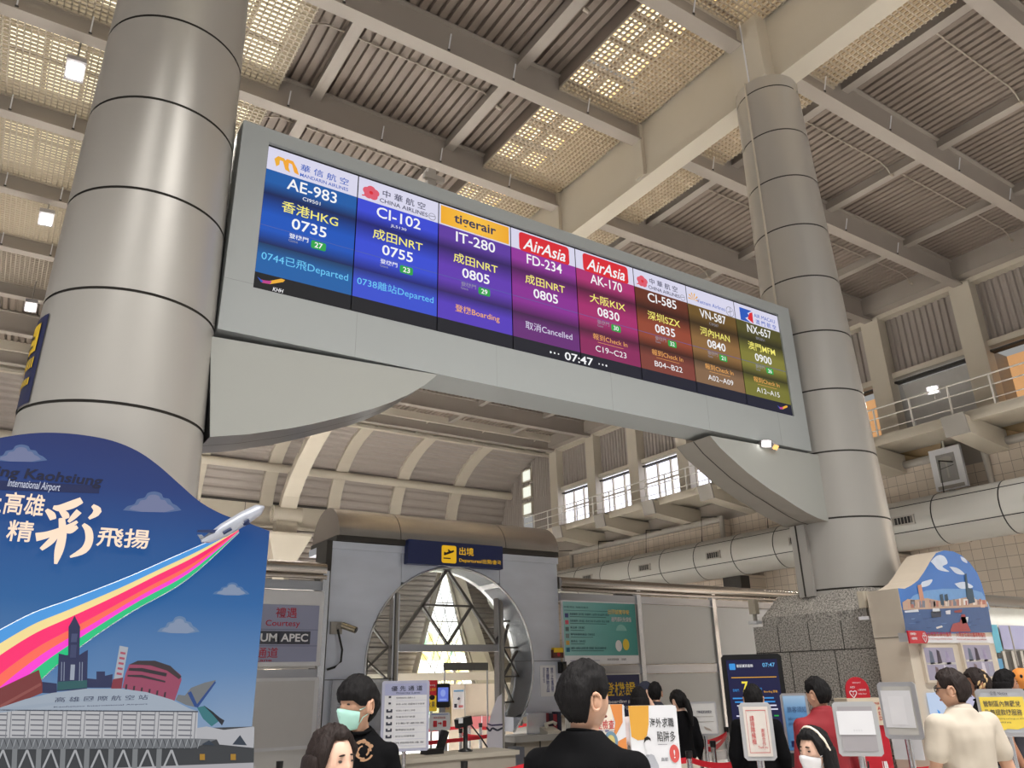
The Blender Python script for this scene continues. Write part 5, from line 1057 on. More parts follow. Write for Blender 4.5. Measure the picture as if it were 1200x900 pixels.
# AED station
aed = M('aed_red', (188, 26, 44), .4); F = Frame((8.62, 5.75, 0), (math.cos(-.5), math.sin(-.5), 0), (0, 0, 1)); q0 = F.px(1017, 850); F = Frame(F.p(q0[0], 0), F.u, F.v)
t = thing('defibrillator_station', 'red and cream defibrillator station with rounded red sign at the plinth corner', 'defibrillator', F.o)
z = lambda x, y: F.px(x, y)
zc0, zc1, zt = z(1017, 850)[1], z(1017, 818)[1], z(1017, 793)[1]
b = MB(); b.obox(F.p(.02, zc0/2, -.14), F.u*.2, F.v*zc0/2, F.n*.14, aed); b.build('stand_body', t)
b = MB(); b.obox(F.p(0, (zc0+zc1)/2, -.13), F.u*.21, F.v*(zc1-zc0)/2, F.n*.16, M('aed_cream', (214, 200, 178), .45)); b.text(F, '自動體外心臟電擊去顫器', -.17, zc1-.07, .16, zc1-.045, inkr, .034); b.text(F, 'A\nE\nD', .13, zc0+.05, .17, zc1-.09, inkr, .034, .01); b.build('cabinet', t)
pts = [(-.14, zc1), (.14, zc1)]+[(.14*math.cos(a), zt-.14+.14*math.sin(a)) for a in [PI*k/16 for k in range(17)]]
b = MB(); b.prism([F.p(u, v, -.1) for u, v in pts], -F.n*.02, aed); sgn = b.build('round_sign', t)
def heart(b, F, u, v, s, m, l): b.line(F, [(u, v-s), (u-s*.85, v), (u-s*.9, v+s*.5), (u-s*.45, v+s*.7), (u, v+s*.4), (u+s*.45, v+s*.7), (u+s*.9, v+s*.5), (u+s*.85, v), (u, v-s)], s*.22, m, l); b.poly(F, [(u+.1*s, v+.3*s), (u-.2*s, v-.1*s), (u, v-.1*s), (u-.1*s, v-.5*s), (u+.2*s, v+.0*s), (u, v)], m, l)
b = MB(); heart(b, F, -.06, zt-.18, .045, white, -.096); b.text(F, 'AED', -.09, zt-.12, -.03, zt-.1, white, -.096, .01); b.text(F, '心臟電擊器', .0, zt-.15, .1, zt-.13, white, -.096); b.text(F, 'Defibrillator', .0, zt-.19, .1, zt-.175, white, -.096); b.text(F, 'EMERGENCY', -.05, zt-.07, .05, zt-.055, white, -.096); b.text(F, 'AED', .08, .25, .16, .75, white, .004, .02); b.build('lettering', t)
# exhibit kiosk with the harbour picture
KY = 5.43; FK = Frame((0, KY, 0), (1, 0, 0), (0, 0, 1)); kz = M('kiosk_beige', (206, 194, 178), .5, var=.02)
t = thing('exhibit_kiosk', 'beige exhibit kiosk with an arched harbour picture beside the plinth', 'kiosk', (10, KY, 0))
kb0 = FK.px(1066, 744)[1]; ul, ur_ = 9.02, FK.px(1163, 742)[0]
b = MB(); b.box(ul, ur_, KY+.01, KY+.42, 0, 2.6, kz); b.box(ul-.006, ul, KY+.02, KY+.42, 2.05, 2.056, dark); b.build('cabinet_body', t)
arch = [FK.px(*p) for p in ((1053, 691), (1060, 690), (1068, 686), (1076, 680), (1083, 670), (1090, 658), (1097, 648), (1106, 645), (1117, 646), (1127, 651), (1137, 660), (1145, 671), (1150, 683), (1154, 697), (1157, 712), (1163, 741))]
arch[0] = (ul, 2.6)
pic = [(ul, kb0)]+arch
b = MB(); b.prism([FK.p(u, v) for u, v in pic], (0, .4, 0), M('harbour_sky', (58, 116, 192), .4, var=.1, scale=3), M('arch_cream', (222, 208, 190), .5), kz); b.build('picture_arch', t)
b = MB(); kp = lambda pp, c, l=.004: b.pix(FK, pp, M('harbour_%02x%02x%02x' % c, c, .5, var=.12, scale=14), l)
kp([(1057, 713), (1100, 707), (1157, 705), (1160, 713), (1158, 716), (1059, 722)], (150, 180, 214), .003); kp([(1070, 698), (1085, 692), (1105, 690), (1135, 690), (1150, 694), (1154, 700), (1156, 708), (1058, 712)], (110, 156, 208), .003)
for pp in ([(1090, 658), (1098, 651), (1106, 652), (1110, 660), (1104, 664), (1112, 670), (1100, 668), (1094, 662)], [(1112, 664), (1122, 666), (1130, 673), (1120, 672)], [(1125, 652), (1131, 655), (1133, 660), (1127, 657)], [(1080, 682), (1092, 679), (1088, 686), (1078, 688)], [(1118, 684), (1130, 682), (1140, 688), (1126, 690)]): kp(smooth(pp+[pp[0]], 5)[:-1], (206, 216, 232), .005)
kp([(1057, 712), (1157, 708), (1163, 741), (1061, 741)], (62, 92, 140), .004); kp([(1057, 706), (1063, 702), (1072, 703), (1086, 701), (1100, 704), (1116, 703), (1132, 700), (1146, 703), (1155, 703), (1157, 711), (1058, 715)], (190, 160, 140), .006)
kp([(1074.5, 686), (1079, 685), (1083, 706), (1078, 708)], (196, 140, 116), .008)
for pp in ([(1100.5, 697), (1104, 696), (1106, 709), (1102, 709)], [(1106, 697), (1109.5, 696), (1112, 710), (1107.5, 710)], [(1129.8, 673), (1132, 672), (1134, 689), (1139, 690), (1142, 706), (1133, 708), (1131, 690)]): kp(pp, (50, 76, 96), .008)
for x, y, c in ((1120, 703, (170, 120, 110)), (1128, 702, (226, 222, 220)), (1066, 703, (90, 80, 84)), (1090, 704, (150, 130, 126)), (1148, 705, (214, 180, 160))): kp([(x, y), (x+5, y), (x+5.6, y+7), (x+.4, y+7)], c, .009)
for pp, c in (([(1090, 717), (1102, 716), (1102, 723), (1091, 724)], (50, 58, 76)), ([(1092, 713), (1100, 713), (1101, 717), (1092, 718)], (210, 214, 220)), ([(1107, 716), (1113, 715), (1113, 720), (1108, 720)], (214, 214, 220)), ([(1117, 716), (1127, 714), (1126, 718), (1118, 718)], (150, 70, 70)), ([(1059, 716), (1075, 714), (1076, 717), (1060, 718)], (206, 212, 222)), ([(1113, 738), (1116, 731), (1124, 729), (1126, 720), (1130, 720), (1133, 731), (1137, 740), (1113, 740.5)], (160, 70, 72)), ([(1125, 723), (1134, 723), (1133, 730), (1127, 731)], (226, 226, 230)), ([(1096, 735), (1103, 733), (1104, 735), (1097, 737)], (214, 210, 206))): kp(pp, c, .009)
random.seed(21)
for k in range(34):
    x = 1061+random.random()*93; h_ = 2.5+random.random()*6; w_ = 1.2+random.random()*2.4; y = 713-.05*(x-1057); cc = random.choice(((196, 150, 132), (214, 200, 188), (150, 120, 118), (120, 126, 140), (226, 216, 206), (176, 110, 96)))
    kp([(x, y-h_), (x+w_, y-h_-.1), (x+w_+.4, y), (x+.3, y)], cc, .007+.0001*k)
for k in range(16):
    x = 1063+random.random()*92; y = 718+random.random()*18; w_ = 3+random.random()*7
    kp([(x, y), (x+w_, y-.5), (x+w_*.7, y+.8), (x+w_*.2, y+.9)], random.choice(((84, 116, 166), (104, 136, 182), (48, 76, 124))), .006+.0001*k)
b.build('harbour_picture', t)
b = MB(); u0, v0 = FK.px(1077, 752); b.rect(FK, ul+.03, v0-.01, ur_-.02, kb0-.005, paperm, .002); b.text(FK, '出境旅客請勿攜帶', ul+.42, v0+.06, ul+.95, v0+.12, inkr, .004, .006); b.text(FK, '入境旅客請勿攜帶動植物', ul+1.05, v0+.06, ul+1.75, v0+.12, inkr, .004, .006); b.text(FK, 'Do not bring prohibited articles', ul+.42, v0+.02, ul+.95, v0+.045, inkr, .004); b.text(FK, 'Animal and plant products prohibited', ul+1.05, v0+.02, ul+1.75, v0+.045, inkr, .004); b.build('header_strip', t)
vs_ = M('shelf_glass', (196, 186, 206), .15, emit=.55, var=.2, scale=5)
for k, (xa, ya, xb, yb) in enumerate(((1079, 757, 1121, 796), (1125, 754, 1164, 792))):
    (a, c_), (d_, e_) = FK.px(xa, ya+2), FK.px(xb, yb)
    b = MB(); b.obox(FK.p((a+d_)/2, (c_+e_)/2, .01), FK.u*(d_-a)/2*1.12, FK.v*(c_-e_)/2*1.15, FK.n*.02, kz); b.build('window_frame', t)
    b = MB(); b.rect(FK, a, e_, d_, c_, vs_, .032); b.rect(FK, a, (c_+e_)/2-.012, d_, (c_+e_)/2+.012, alu, .036)
    for j, (fx, fy, c) in enumerate(((.2, .7, (90, 100, 120)), (.45, .72, (50, 40, 60)), (.75, .68, (150, 140, 170)), (.3, .2, (110, 90, 96)), (.6, .25, (206, 200, 214)), (.85, .2, (150, 150, 170)))): x = a+(d_-a)*fx; y = e_+(c_-e_)*fy; b.poly(FK, [(x-.05, y-.08), (x+.05, y-.07), (x+.03, y+.06), (x-.03, y+.08)], M('exhibit_%d' % j, c, .5), .036)
    b.build('display_window', t)
(a, c_), (d_, e_) = FK.px(1084, 812), FK.px(1112, 880)
b = MB(); b.rect(FK, a, e_, d_+.1, c_, glow('touch_screen', (196, 214, 242), .85), .012); b.poly(FK, [(a+.15, c_-.18), (a+.2, c_-.2), (a+.22, c_-.3), (a+.18, c_-.36), (a+.17, c_-.26)], kb, .016); b.build('lower_screen', t)
(a, c_), (d_, e_) = FK.px(1128, 808), FK.px(1166, 850); b = MB(); b.rect(FK, a, e_, d_, c_, glow('touch_screen_2', (206, 204, 232), .75), .012); b.build('lower_screen', t)
(a, c_), (d_, e_) = FK.px(1063, 739), FK.px(1088, 754)
t = thing('defibrillator_flag', 'small red rounded defibrillator flag sign on the kiosk edge', 'sign', FK.p((a+d_)/2, e_, .1))
FA = Frame((0, KY-.08, 0), (1, 0, 0), (0, 0, 1)); (a, c_), (d_, e_) = FA.px(1064, 739), FA.px(1089, 754); hh = (c_-e_)/2; mid = (c_+e_)/2
b = MB(); b.prism([FA.p(u, v) for u, v in [(a, e_), (d_-hh, e_)]+[(d_-hh+hh*math.cos(x), mid+hh*math.sin(x)) for x in [-PI/2+PI*k/10 for k in range(1, 10)]]+[(d_-hh, c_), (a, c_)]], (0, .02, 0), aed); b.box(a, a+.03, KY-.06, KY+.05, e_+.02, c_-.02, alu); b.build('plate', t)
b = MB(); heart(b, FA, d_-hh*1.1, mid-.01, .045, white, .004); b.text(FA, 'AED', d_-hh*1.5, c_-.04, d_-hh*.7, c_-.02, white, .004, .01); b.text(FA, '自動體外', a+.03, mid+.02, a+.15, mid+.05, white, .004, .008); b.text(FA, '心臟電擊器', a+.03, mid-.03, a+.15, mid, white, .004, .008); b.build('lettering', t)
# booth at the right edge
t = thing('side_booth', 'cream booth with dark rail and violet panel at the right edge behind the kiosk', 'booth', (14.5, 7.6, 0), kind='structure'); FB = Frame((0, 7.6, 0), (1, 0, 0), (0, 0, 1))
uv = lambda x, y: FB.px(x, y)
b = MB(); b.box(uv(1156, 720)[0], 19, 7.62, 7.8, 0, uv(1170, 712)[1], M('booth_cream', (206, 206, 200), .5)); b.build('booth_wall', t)
b = MB(); z_ = uv(1170, 708)[1]; b.tube([(12.5, 7.55, z_+.05), (19, 7.55, z_+.05)], .1, M('rail_dark', (96, 90, 84), .3, metal=.6), 14); b.build('top_rail', t)
b = MB(); b.rect(FB, uv(1170, 735)[0], uv(1180, 761)[1], 19, uv(1180, 733)[1], M('panel_violet', (132, 132, 160), .4), .01); b.build('violet_panel', t)
b = MB(); b.rect(FB, uv(1176, 800)[0], .6, 19, uv(1180, 763)[1], dark, .01)
for k in range(12): u = uv(1176, 800)[0]+.12+.32*k; b.box(u, u+.1, 7.56, 7.6, .6, uv(1180, 763)[1], M('slat_beige', (150, 144, 136), .5))
b.build('slatted_window', t)
b = MB(); b.rect(FB, uv(1160, 735)[0], uv(1163, 765)[1], uv(1168, 735)[0], uv(1160, 732)[1], M('strip_cyan', (70, 140, 160), .4), .012); b.rect(FB, uv(1165, 780)[0], uv(1168, 815)[1], uv(1175, 780)[0], uv(1160, 772)[1], glow('strip_picture', (110, 180, 220), .6), .012); b.build('side_pictures', t)
# small fittings on the plinth and partition
def fitting(p, label): 
    p = Vector(p); b = MB(); b.obox(p, (.06, 0, 0), (0, .06, 0), (0, 0, .1), M('fitting_cream', (196, 186, 168), .5), .02); b.obox(p-Vector((0, 0, .15)), (.02, 0, 0), (0, .02, 0), (0, 0, .06), steel_dk); b.obox(p-Vector((0, 0, .22)), (.07, 0, 0), (0, .07, 0), (0, 0, .02), white); tag(b.build('sensor_box'), label, 'sensor')
fitting(onX(887, 715, 9.27)+Vector((0, .05, .05)), 'small cream sensor box at the far upper corner of the granite plinth')
fitting(onX(1021, 702, 9.13)+Vector((0, .1, 0)), 'small cream sensor box at the near upper corner of the granite plinth')
# ================================================================ people
def fuse(mb, voxel, it=6):
    """close overlapping limbs into one continuous surface"""
    me = bpy.data.meshes.new('flesh'); me.from_pydata(mb.v, [], mb.f); o = bpy.data.objects.new('flesh', me); COL.objects.link(o)
    r = o.modifiers.new('r', 'REMESH'); r.mode = 'VOXEL'; r.voxel_size = voxel
    s = o.modifiers.new('s', 'SMOOTH'); s.factor = .5; s.iterations = it
    m = bpy.data.meshes.new_from_object(o.evaluated_get(bpy.context.evaluated_depsgraph_get()))
    v = [p.co.copy() for p in m.vertices]; f = [tuple(p.vertices) for p in m.polygons]
    bpy.data.objects.remove(o); bpy.data.meshes.remove(me); bpy.data.meshes.remove(m)
    return v, f
class Body(MB):
    def loft(s, rings, n=20):
        vs = [Vector((cx+rx*math.cos(2*PI*k/n), cy+ry*math.sin(2*PI*k/n), z)) for cx, cy, z, rx, ry in rings for k in range(n)]
        m = len(rings); s.add(vs, [(i*n+k, i*n+(k+1) % n, (i+1)*n+(k+1) % n, (i+1)*n+k) for i in range(m-1) for k in range(n)]+[list(range(n))[::-1], list(range((m-1)*n, m*n))], None)
        return s
    def ball(s, c, rx, ry, rz, n=14):
        c = Vector(c); vs = [c+Vector((rx*math.cos(2*PI*j/n)*math.sin(PI*i/n), ry*math.sin(2*PI*j/n)*math.sin(PI*i/n), rz*math.cos(PI*i/n))) for i in range(1, n) for j in range(n)]
        fs = [(i*n+j, (i+1)*n+j, (i+1)*n+(j+1) % n, i*n+(j+1) % n) for i in range(n-2) for j in range(n)]
        s.add(vs, fs+[list(range(n)), list(range((n-2)*n, (n-1)*n))[::-1]], None); return s
    def limb(s, pts, rs):
        P = [Vector(p) for p in pts]; out, ro = [], []
        for i in range(len(P)-1):
            for k in range(4): t = k/4; out.append(P[i].lerp(P[i+1], t)); ro.append(rs[i]+(rs[i+1]-rs[i])*t)
        out.append(P[-1]); ro.append(rs[-1]); s.tube(out, ro, None, 12)
        for p, r in zip(P, rs): s.ball(p, r, r, r, 10)
        return s
def headpt(az, el, off=0):
    """a point of the head: az from the face round to the back, el up; face looks along +Y"""
    dx, dy, dz = math.sin(az)*math.cos(el), math.cos(az)*math.cos(el), math.sin(el)
    x, y, z = (.074+off)*dx, (.094+off)*dy, (.118+off)*dz
    t = max(0, -dz)
    x *= 1-.26*t**1.6
    if dy < 0: y *= 1-.42*t; y *= 1.04
    else: y *= 1-.10*t
    g = lambda a, e, w, h: math.exp(-((az-a)/w)**2-((el-e)/h)**2)
    w = abs(az) < 1.6
    if w:
        y += .020*g(0, -.17, .15, .13)+.011*g(0, .02, .11, .16)+.004*g(0, .25, .6, .1)
        for s in (-1, 1): y -= .008*g(s*.36, .08, .2, .12); y += .003*g(s*.55, -.18, .25, .2)
        y += .006*g(0, -.47, .25, .07)+.004*g(0, -.58, .22, .06)+.008*g(0, -.85, .3, .14)
    return Vector((x, y, z))
SKIN = M('skin_warm', (196, 152, 126), .5, var=.06, scale=12); SKIN2 = M('skin_fair', (214, 174, 152), .5, var=.05, scale=12); SKIN3 = M('skin_tan', (166, 118, 92), .5, var=.06, scale=12)
HAIR = M('hair_black', (20, 18, 19), .75, var=.5, scale=90, spec=.2, bump=.6, stretch=(1, 1, .25)); HAIRB = M('hair_dark_brown', (38, 29, 27), .7, var=.5, scale=90, spec=.25, bump=.6, stretch=(1, 1, .25))
def person(label, px, d, face, body, hair=HAIR, cut=(32, 0, -34, .018), shirt=None, sleeve='short', pants=None, skin=SKIN, mask=None, glasses=False, longhair=0, tail=False, arm=None, build=1.0, voxel=.011, collar=False, extra=None, pitch=0, female=False):
    top = at(px[0], px[1], d); H = top.z-.012; s = min(1.04, max(.86, H/1.72)); hs = min(1.02, max(.93, s))
    hv = Vector((top.x, top.y, 0)).normalized(); rv = Vector((hv.y, -hv.x, 0))
    def way(a): a = math.radians(a); return -hv*math.cos(a)+rv*math.sin(a)
    fb, fh = way(body), way(face)
    base = Vector((top.x, top.y, 0))
    Rb = Matrix((Vector((fb.y, -fb.x, 0)), fb, Vector((0, 0, 1)))).transposed()      # x right, y front
    Rh = Matrix((Vector((fh.y, -fh.x, 0)), fh, Vector((0, 0, 1)))).transposed() @ Matrix.Rotation(math.radians(pitch), 3, 'X')
    hc = base+Vector((0, 0, H-.118*hs)); nb = hc-Vector((0, 0, .1*hs))-fh*.012
    k = H/1.72; off = (base+fb*(-.02))
    def B(p): return off+Rb @ (Vector(p)*k)
    HD = lambda p: hc+Rh @ (p*hs)
    t = thing('person', label, 'person', base)
    sw = (.165 if female else .185)*build; cw = (.135 if female else .155)*build; ww = (.115 if female else .145)*build; hw = (.155 if female else .15)*build
    tors = [(0, 0, .86, hw*.95, .1*build), (0, 0, .95, hw, .11*build), (0, .005, 1.08, ww, .1*build), (0, .01, 1.22, cw*.98, .112*build), (0, 0, 1.32, cw*1.08, .112*build), (0, -.012, 1.39, sw*.92, .092*build), (0, -.016, 1.435, sw*.68, .076), (0, -.016, 1.47, sw*.46, .066), (0, -.014, 1.5, .062, .06)]
    def torso(b, g=0, lo=0): b.loft([tuple(B((0, 0, 0))[:2])+(0, 0, 0)][:0] or [(0, 0, 0, 0, 0)][:0] or [r for r in []]) if False else None; q = Body().loft([(cx, cy, z, rx+g, ry+g) for cx, cy, z, rx, ry in tors if z >= lo]); b.add([B(p) for p in q.v], q.f, None)
    arms = {}
    for sd in (-1, 1):
        arms[sd] = [(sd*sw*.93, -.01, 1.372), (sd*(sw+.04), -.03, 1.11), (sd*(sw+.035), .05, .88)]
        if arm and sd in arm: arms[sd] = arm[sd]
    legs = {sd: [(sd*.085, 0, .9), (sd*.09, .015, .49), (sd*.095, -.02, .08)] for sd in (-1, 1)}
    b = Body(); torso(b)
    b.limb([B((0, -.012, 1.4)), nb+Vector((0, 0, -.0)), nb+Vector((0, 0, .07))], [.058, .054 if not female else .047, .05])
    q = MB(); N, K = 40, 30
    hvx = [HD(headpt(-PI+2*PI*j/N, -PI/2+PI*i/K)) for i in range(1, K) for j in range(N)]
    b.add(hvx, [(i*N+j, i*N+(j+1) % N, (i+1)*N+(j+1) % N, (i+1)*N+j) for i in range(K-2) for j in range(N)]+[list(range(N))[::-1], list(range((K-2)*N, (K-1)*N))], None)
    for sd in (-1, 1):
        q = Body().ball((0, 0, 0), .014, .024, .037, 10); b.add([HD(Vector((sd*.084, -.01, -.006))+Matrix.Rotation(sd*-.3, 3, 'Z') @ p) for p in q.v], q.f, None)
        A = [B(p) for p in arms[sd]]; b.limb(A, [.05*build, .041, .028])
        fd = (A[2]-A[1]).normalized(); sx = fd.cross(Vector((0, 0, 1)) if abs(fd.z) < .95 else fb).normalized()
        sx = (Rb @ Vector((0, 1, 0))) if abs(fd.z) > .6 else sx
        sx = (sx-fd*sx.dot(fd)).normalized(); nn = fd.cross(sx)
        pc = A[2]+fd*.05
        b.limb([A[2], A[2]+fd*.035], [.027, .026])
        for i in range(4):                       # palm as four metacarpals, then unequal bent fingers
            o_ = sx*(.028-.019*i); Lf = (.068, .078, .072, .056)[i]*s
            k0 = A[2]+fd*.085*s+o_; k1 = k0+fd*Lf*.5+nn*sd*-.006; k2 = k1+fd*Lf*.42+nn*sd*-.02
            b.limb([A[2]+fd*.03+o_*.5, k0], [.016, .0125]); b.limb([k0, k1, k2], [.0098, .009, .008])
        b.limb([A[2]+fd*.03+sx*.02, A[2]+fd*.065+sx*.047, A[2]+fd*.098+sx*.052], [.015, .0115, .0095])
        b.limb([B(p) for p in legs[sd]], [.085*build, .056, .04]); a_ = B(legs[sd][2])
        b.limb([a_, a_+fb*.13-Vector((0, 0, .045))], [.04, .03])
    v, f = fuse(b, voxel, 5)
    MB().add(v, f, skin, True).build('body', t)
    # clothing
    sm = shirt or M('tee_black', (13, 13, 15), .9, var=.2, scale=30, spec=.1)
    b = Body(); torso(b, .014, .9)
    for sd in (-1, 1):
        A = [B(p) for p in arms[sd]]
        b.limb([B((sd*.08, -.005, 1.36)), A[0]], [.085*build, .062*build])
        if sleeve == 'short': b.limb([A[0], A[0].lerp(A[1], .62)], [.06*build, .062*build])
        else: b.limb([A[0], A[1], A[1].lerp(A[2], .93)], [.06*build, .056, .042])
    v, f = fuse(b, voxel*1.15, 8); v = [p+Vector((p.x-off.x, p.y-off.y, 0)).normalized()*(noise.noise(p*9)*.008+noise.noise(Vector((p.x*14, p.y*14, p.z*5)))*.006) for p in v]; sh = MB().add(v, f, sm, True).build('shirt', t)
    if collar:
        b = MB(); n = 22; c0 = nb-Vector((0, 0, .012)); vs = []
        for r, z in ((.064, -.01), (.069, .016), (.08, .006), (.09, -.026)): vs += [c0+Rb @ Vector((r*math.sin(2*PI*j/n), r*.98*math.cos(2*PI*j/n)-.005, z-.018*math.cos(2*PI*j/n))) for j in range(n)]
        b.add(vs, [(i*n+j, i*n+(j+1) % n, (i+1)*n+(j+1) % n, (i+1)*n+j) for i in range(3) for j in range(n)], sm, True); b.build('collar', t)
    else:
        b = MB(); n = 24; b.tube([nb+Rb @ Vector((.064*math.sin(2*PI*j/n), .063*math.cos(2*PI*j/n)-.002, -.012-.014*math.cos(2*PI*j/n))) for j in range(n+1)], .008, sm, 6, caps=False); b.build('neckband', t)
    b = Body(); q = Body().loft([(cx, cy, z, rx+.016, ry+.016) for cx, cy, z, rx, ry in tors if z < 1.0]); b.add([B(p) for p in q.v], q.f, None)
    for sd in (-1, 1): b.limb([B(p) for p in legs[sd]], [.1*build, .075, .062])
    v, f = fuse(b, voxel*1.3, 8); MB().add(v, f, pants or M('trousers_dark', (42, 42, 48), .8, var=.15, scale=20), True).build('trousers', t)
    b = MB()
    for sd in (-1, 1): a_ = B(legs[sd][2]); q = Body().ball((0, 0, 0), .048, .14, .045); b.add([Vector((a_.x, a_.y, .045))+Rb @ (p+Vector((0, .045, 0))) for p in q.v], q.f, M('shoe_dark', (50, 48, 50), .5), True)
    b.build('shoes', t)
    # hair
    fe, se, be, th = cut; b = MB(); N, K = 84, 20
    def elmin(az):
        a = abs(math.degrees(az)); sm_ = lambda t: max(0, min(1, t))**2*(3-2*max(0, min(1, t)))
        e = fe+(se-fe)*sm_((a-38)/34)
        if a > 84: e = e+10*sm_((a-82)/8)*(1-sm_((a-106)/12))
        if a > 104: e = e+(be-e)*sm_((a-104)/22)
        return math.radians(e)
    outer, inner = [], []
    for i in range(K+1):
        for j in range(N):
            az = -PI+2*PI*j/N; em = elmin(az); el = PI/2*.999-(PI/2-em)*i/K
            nz = noise.noise(Vector((math.sin(az)*3+top.x, math.cos(az)*3, el*4)))*.009+noise.noise(Vector((math.sin(az)*14, math.cos(az)*14+top.y, el*4)))*.006
            edge = min(1, (K-i)/3); o_ = th*(.35+.65*edge)+nz+(.006*max(0, math.sin(el)))
            outer.append(HD(headpt(az, el, o_))); inner.append(HD(headpt(az, el, -.006)))
    m = (K+1)*N; fs = []
    for i in range(K):
        for j in range(N):
            j2 = (j+1) % N; fs += [(i*N+j, i*N+j2, (i+1)*N+j2, (i+1)*N+j), (m+i*N+j, m+(i+1)*N+j, m+(i+1)*N+j2, m+i*N+j2)]
    for j in range(N): j2 = (j+1) % N; fs.append((K*N+j, K*N+j2, m+K*N+j2, m+K*N+j))
    b.add(outer+inner, fs, hair, True); b.build('hair', t)
    if longhair:
        b = Body()
        for j in range(15):
            a = math.radians(90+180*j/14); r0 = headpt(a if a <= PI else a-2*PI, .1, .008); p0 = HD(r0); p1 = HD(Vector((r0.x*1.0, r0.y-.01, -.12))); p2 = HD(Vector((r0.x*1.0, r0.y*.9-.02, -.12-longhair)))
            b.limb([p0, p1, p2], [.026, .028, .014])
        v, f = fuse(b, .011, 4); MB().add(v, f, hair, True).build('long_hair', t)
    if tail:
        b = Body(); b.limb([HD(Vector((0, -.1, .02))), HD(Vector((0, -.14, -.04))), HD(Vector((0, -.15, -.16))), HD(Vector((0, -.13, -.3)))], [.028, .036, .03, .012]); v, f = fuse(b, .011, 4); MB().add(v, f, hair, True).build('ponytail', t)
    b = MB(); er = M(skin.name+'_ear', tuple(int(255*(v if v > .2 else v)) for v in (.7, .5, .41)), .5, var=.08, scale=20)
    for sd in (-1, 1):
        R_ = Matrix.Rotation(sd*-.5, 3, 'Z'); c = Vector((sd*.082, -.012, -.004))
        rim = [c+R_ @ Vector((sd*(.012 if 0 <= i <= 9 else .006), .017*math.cos(.6+i*.47)-.004, .030*math.sin(.6+i*.47))) for i in range(12)]
        b.tube([HD(p) for p in rim], [.004, .005, .006, .006, .006, .006, .0055, .005, .006, .007, .006, .004], skin, 7)
        q = Body().ball((0, 0, 0), .006, .017, .028, 8); b.add([HD(c+R_ @ p) for p in q.v], q.f, er, True)
    b.build('ear', t)
    # eyes, brows, lips
    b = MB(); dk = M('eye_dark', (36, 28, 26), .3); lp = M('lip', (168, 98, 90), .5)
    for sd in (-1, 1):
        c = headpt(sd*.36, .08); q = Body().ball((0, 0, 0), .013, .006, .005, 8); b.add([HD(c+p) for p in q.v], q.f, dk, True)
        q = Body().ball((0, 0, 0), .018, .006, .0035, 8); c = headpt(sd*.37, .27); b.add([HD(c+Matrix.Rotation(sd*.08, 3, 'Y') @ p) for p in q.v], q.f, hair, True)
    if not mask: q = Body().ball((0, 0, 0), .023, .005, .007, 8); c = headpt(0, -.52); b.add([HD(c+p) for p in q.v], q.f, lp, True)
    b.build('face_features', t)
    if mask:
        b = MB(); n1, n2 = 18, 12; o1, o2 = [], []
        for i in range(n2+1):
            for j in range(n1+1):
                az = math.radians(-66+132*j/n1); wv_ = .5-.5*math.cos(2*PI*i/4.0); el = math.radians(-62+ (58-8*abs(j/n1-.5)*2)*i/n2)
                pk_ = .009*math.exp(-(az/.5)**2); bulge = .012*math.sin(PI*i/n2)*math.cos(az)
                o1.append(HD(headpt(az, el, .009+bulge+.0015*wv_)+Vector((0, pk_*.4, 0)))); o2.append(HD(headpt(az, el, .003)))
        m = len(o1); w_ = n1+1; fs = [(i*w_+j, i*w_+j+1, (i+1)*w_+j+1, (i+1)*w_+j) for i in range(n2) for j in range(n1)]; fs += [tuple(m+x for x in q[::-1]) for q in fs]
        b.add(o1+o2, fs, mask, True); mk_ = b.build('face_mask', t)
        b = MB()
        for sd in (-1, 1):
            for e0 in (-8, -50): b.tube([HD(headpt(sd*math.radians(64), math.radians(e0), .01)), HD(headpt(sd*1.4, math.radians(e0*.5), .006)), HD(Vector((sd*.088, -.016, .012 if e0 > -20 else -.03)))], .0022, mask, 5)
        b.build('ear_loop', t)
    if glasses:
        b = MB(); gm_ = M('glasses_dark', (24, 22, 24), .3)
        for sd in (-1, 1):
            c = headpt(sd*.36, .08)+Vector((0, .016, 0)); b.tube([HD(c+Vector((.024*math.cos(a), 0, .017*math.sin(a)))) for a in [2*PI*i/16 for i in range(17)]], .0028, gm_, 6, caps=False); b.tube([HD(c+Vector((sd*.024, 0, .006))), HD(Vector((sd*.083, -.012, .02)))], .003, gm_, 6)
        b.tube([HD(headpt(-.36, .08)+Vector((.022, .018, 0))), HD(headpt(.36, .08)+Vector((-.022, .018, 0)))], .0028, gm_, 6); b.build('glasses', t)
    if extra: extra(t, B, HD, Rb, Rh, hair)
    return t
blacktee = M('tee_black', (13, 13, 15), .9, var=.2, scale=30, spec=.1)
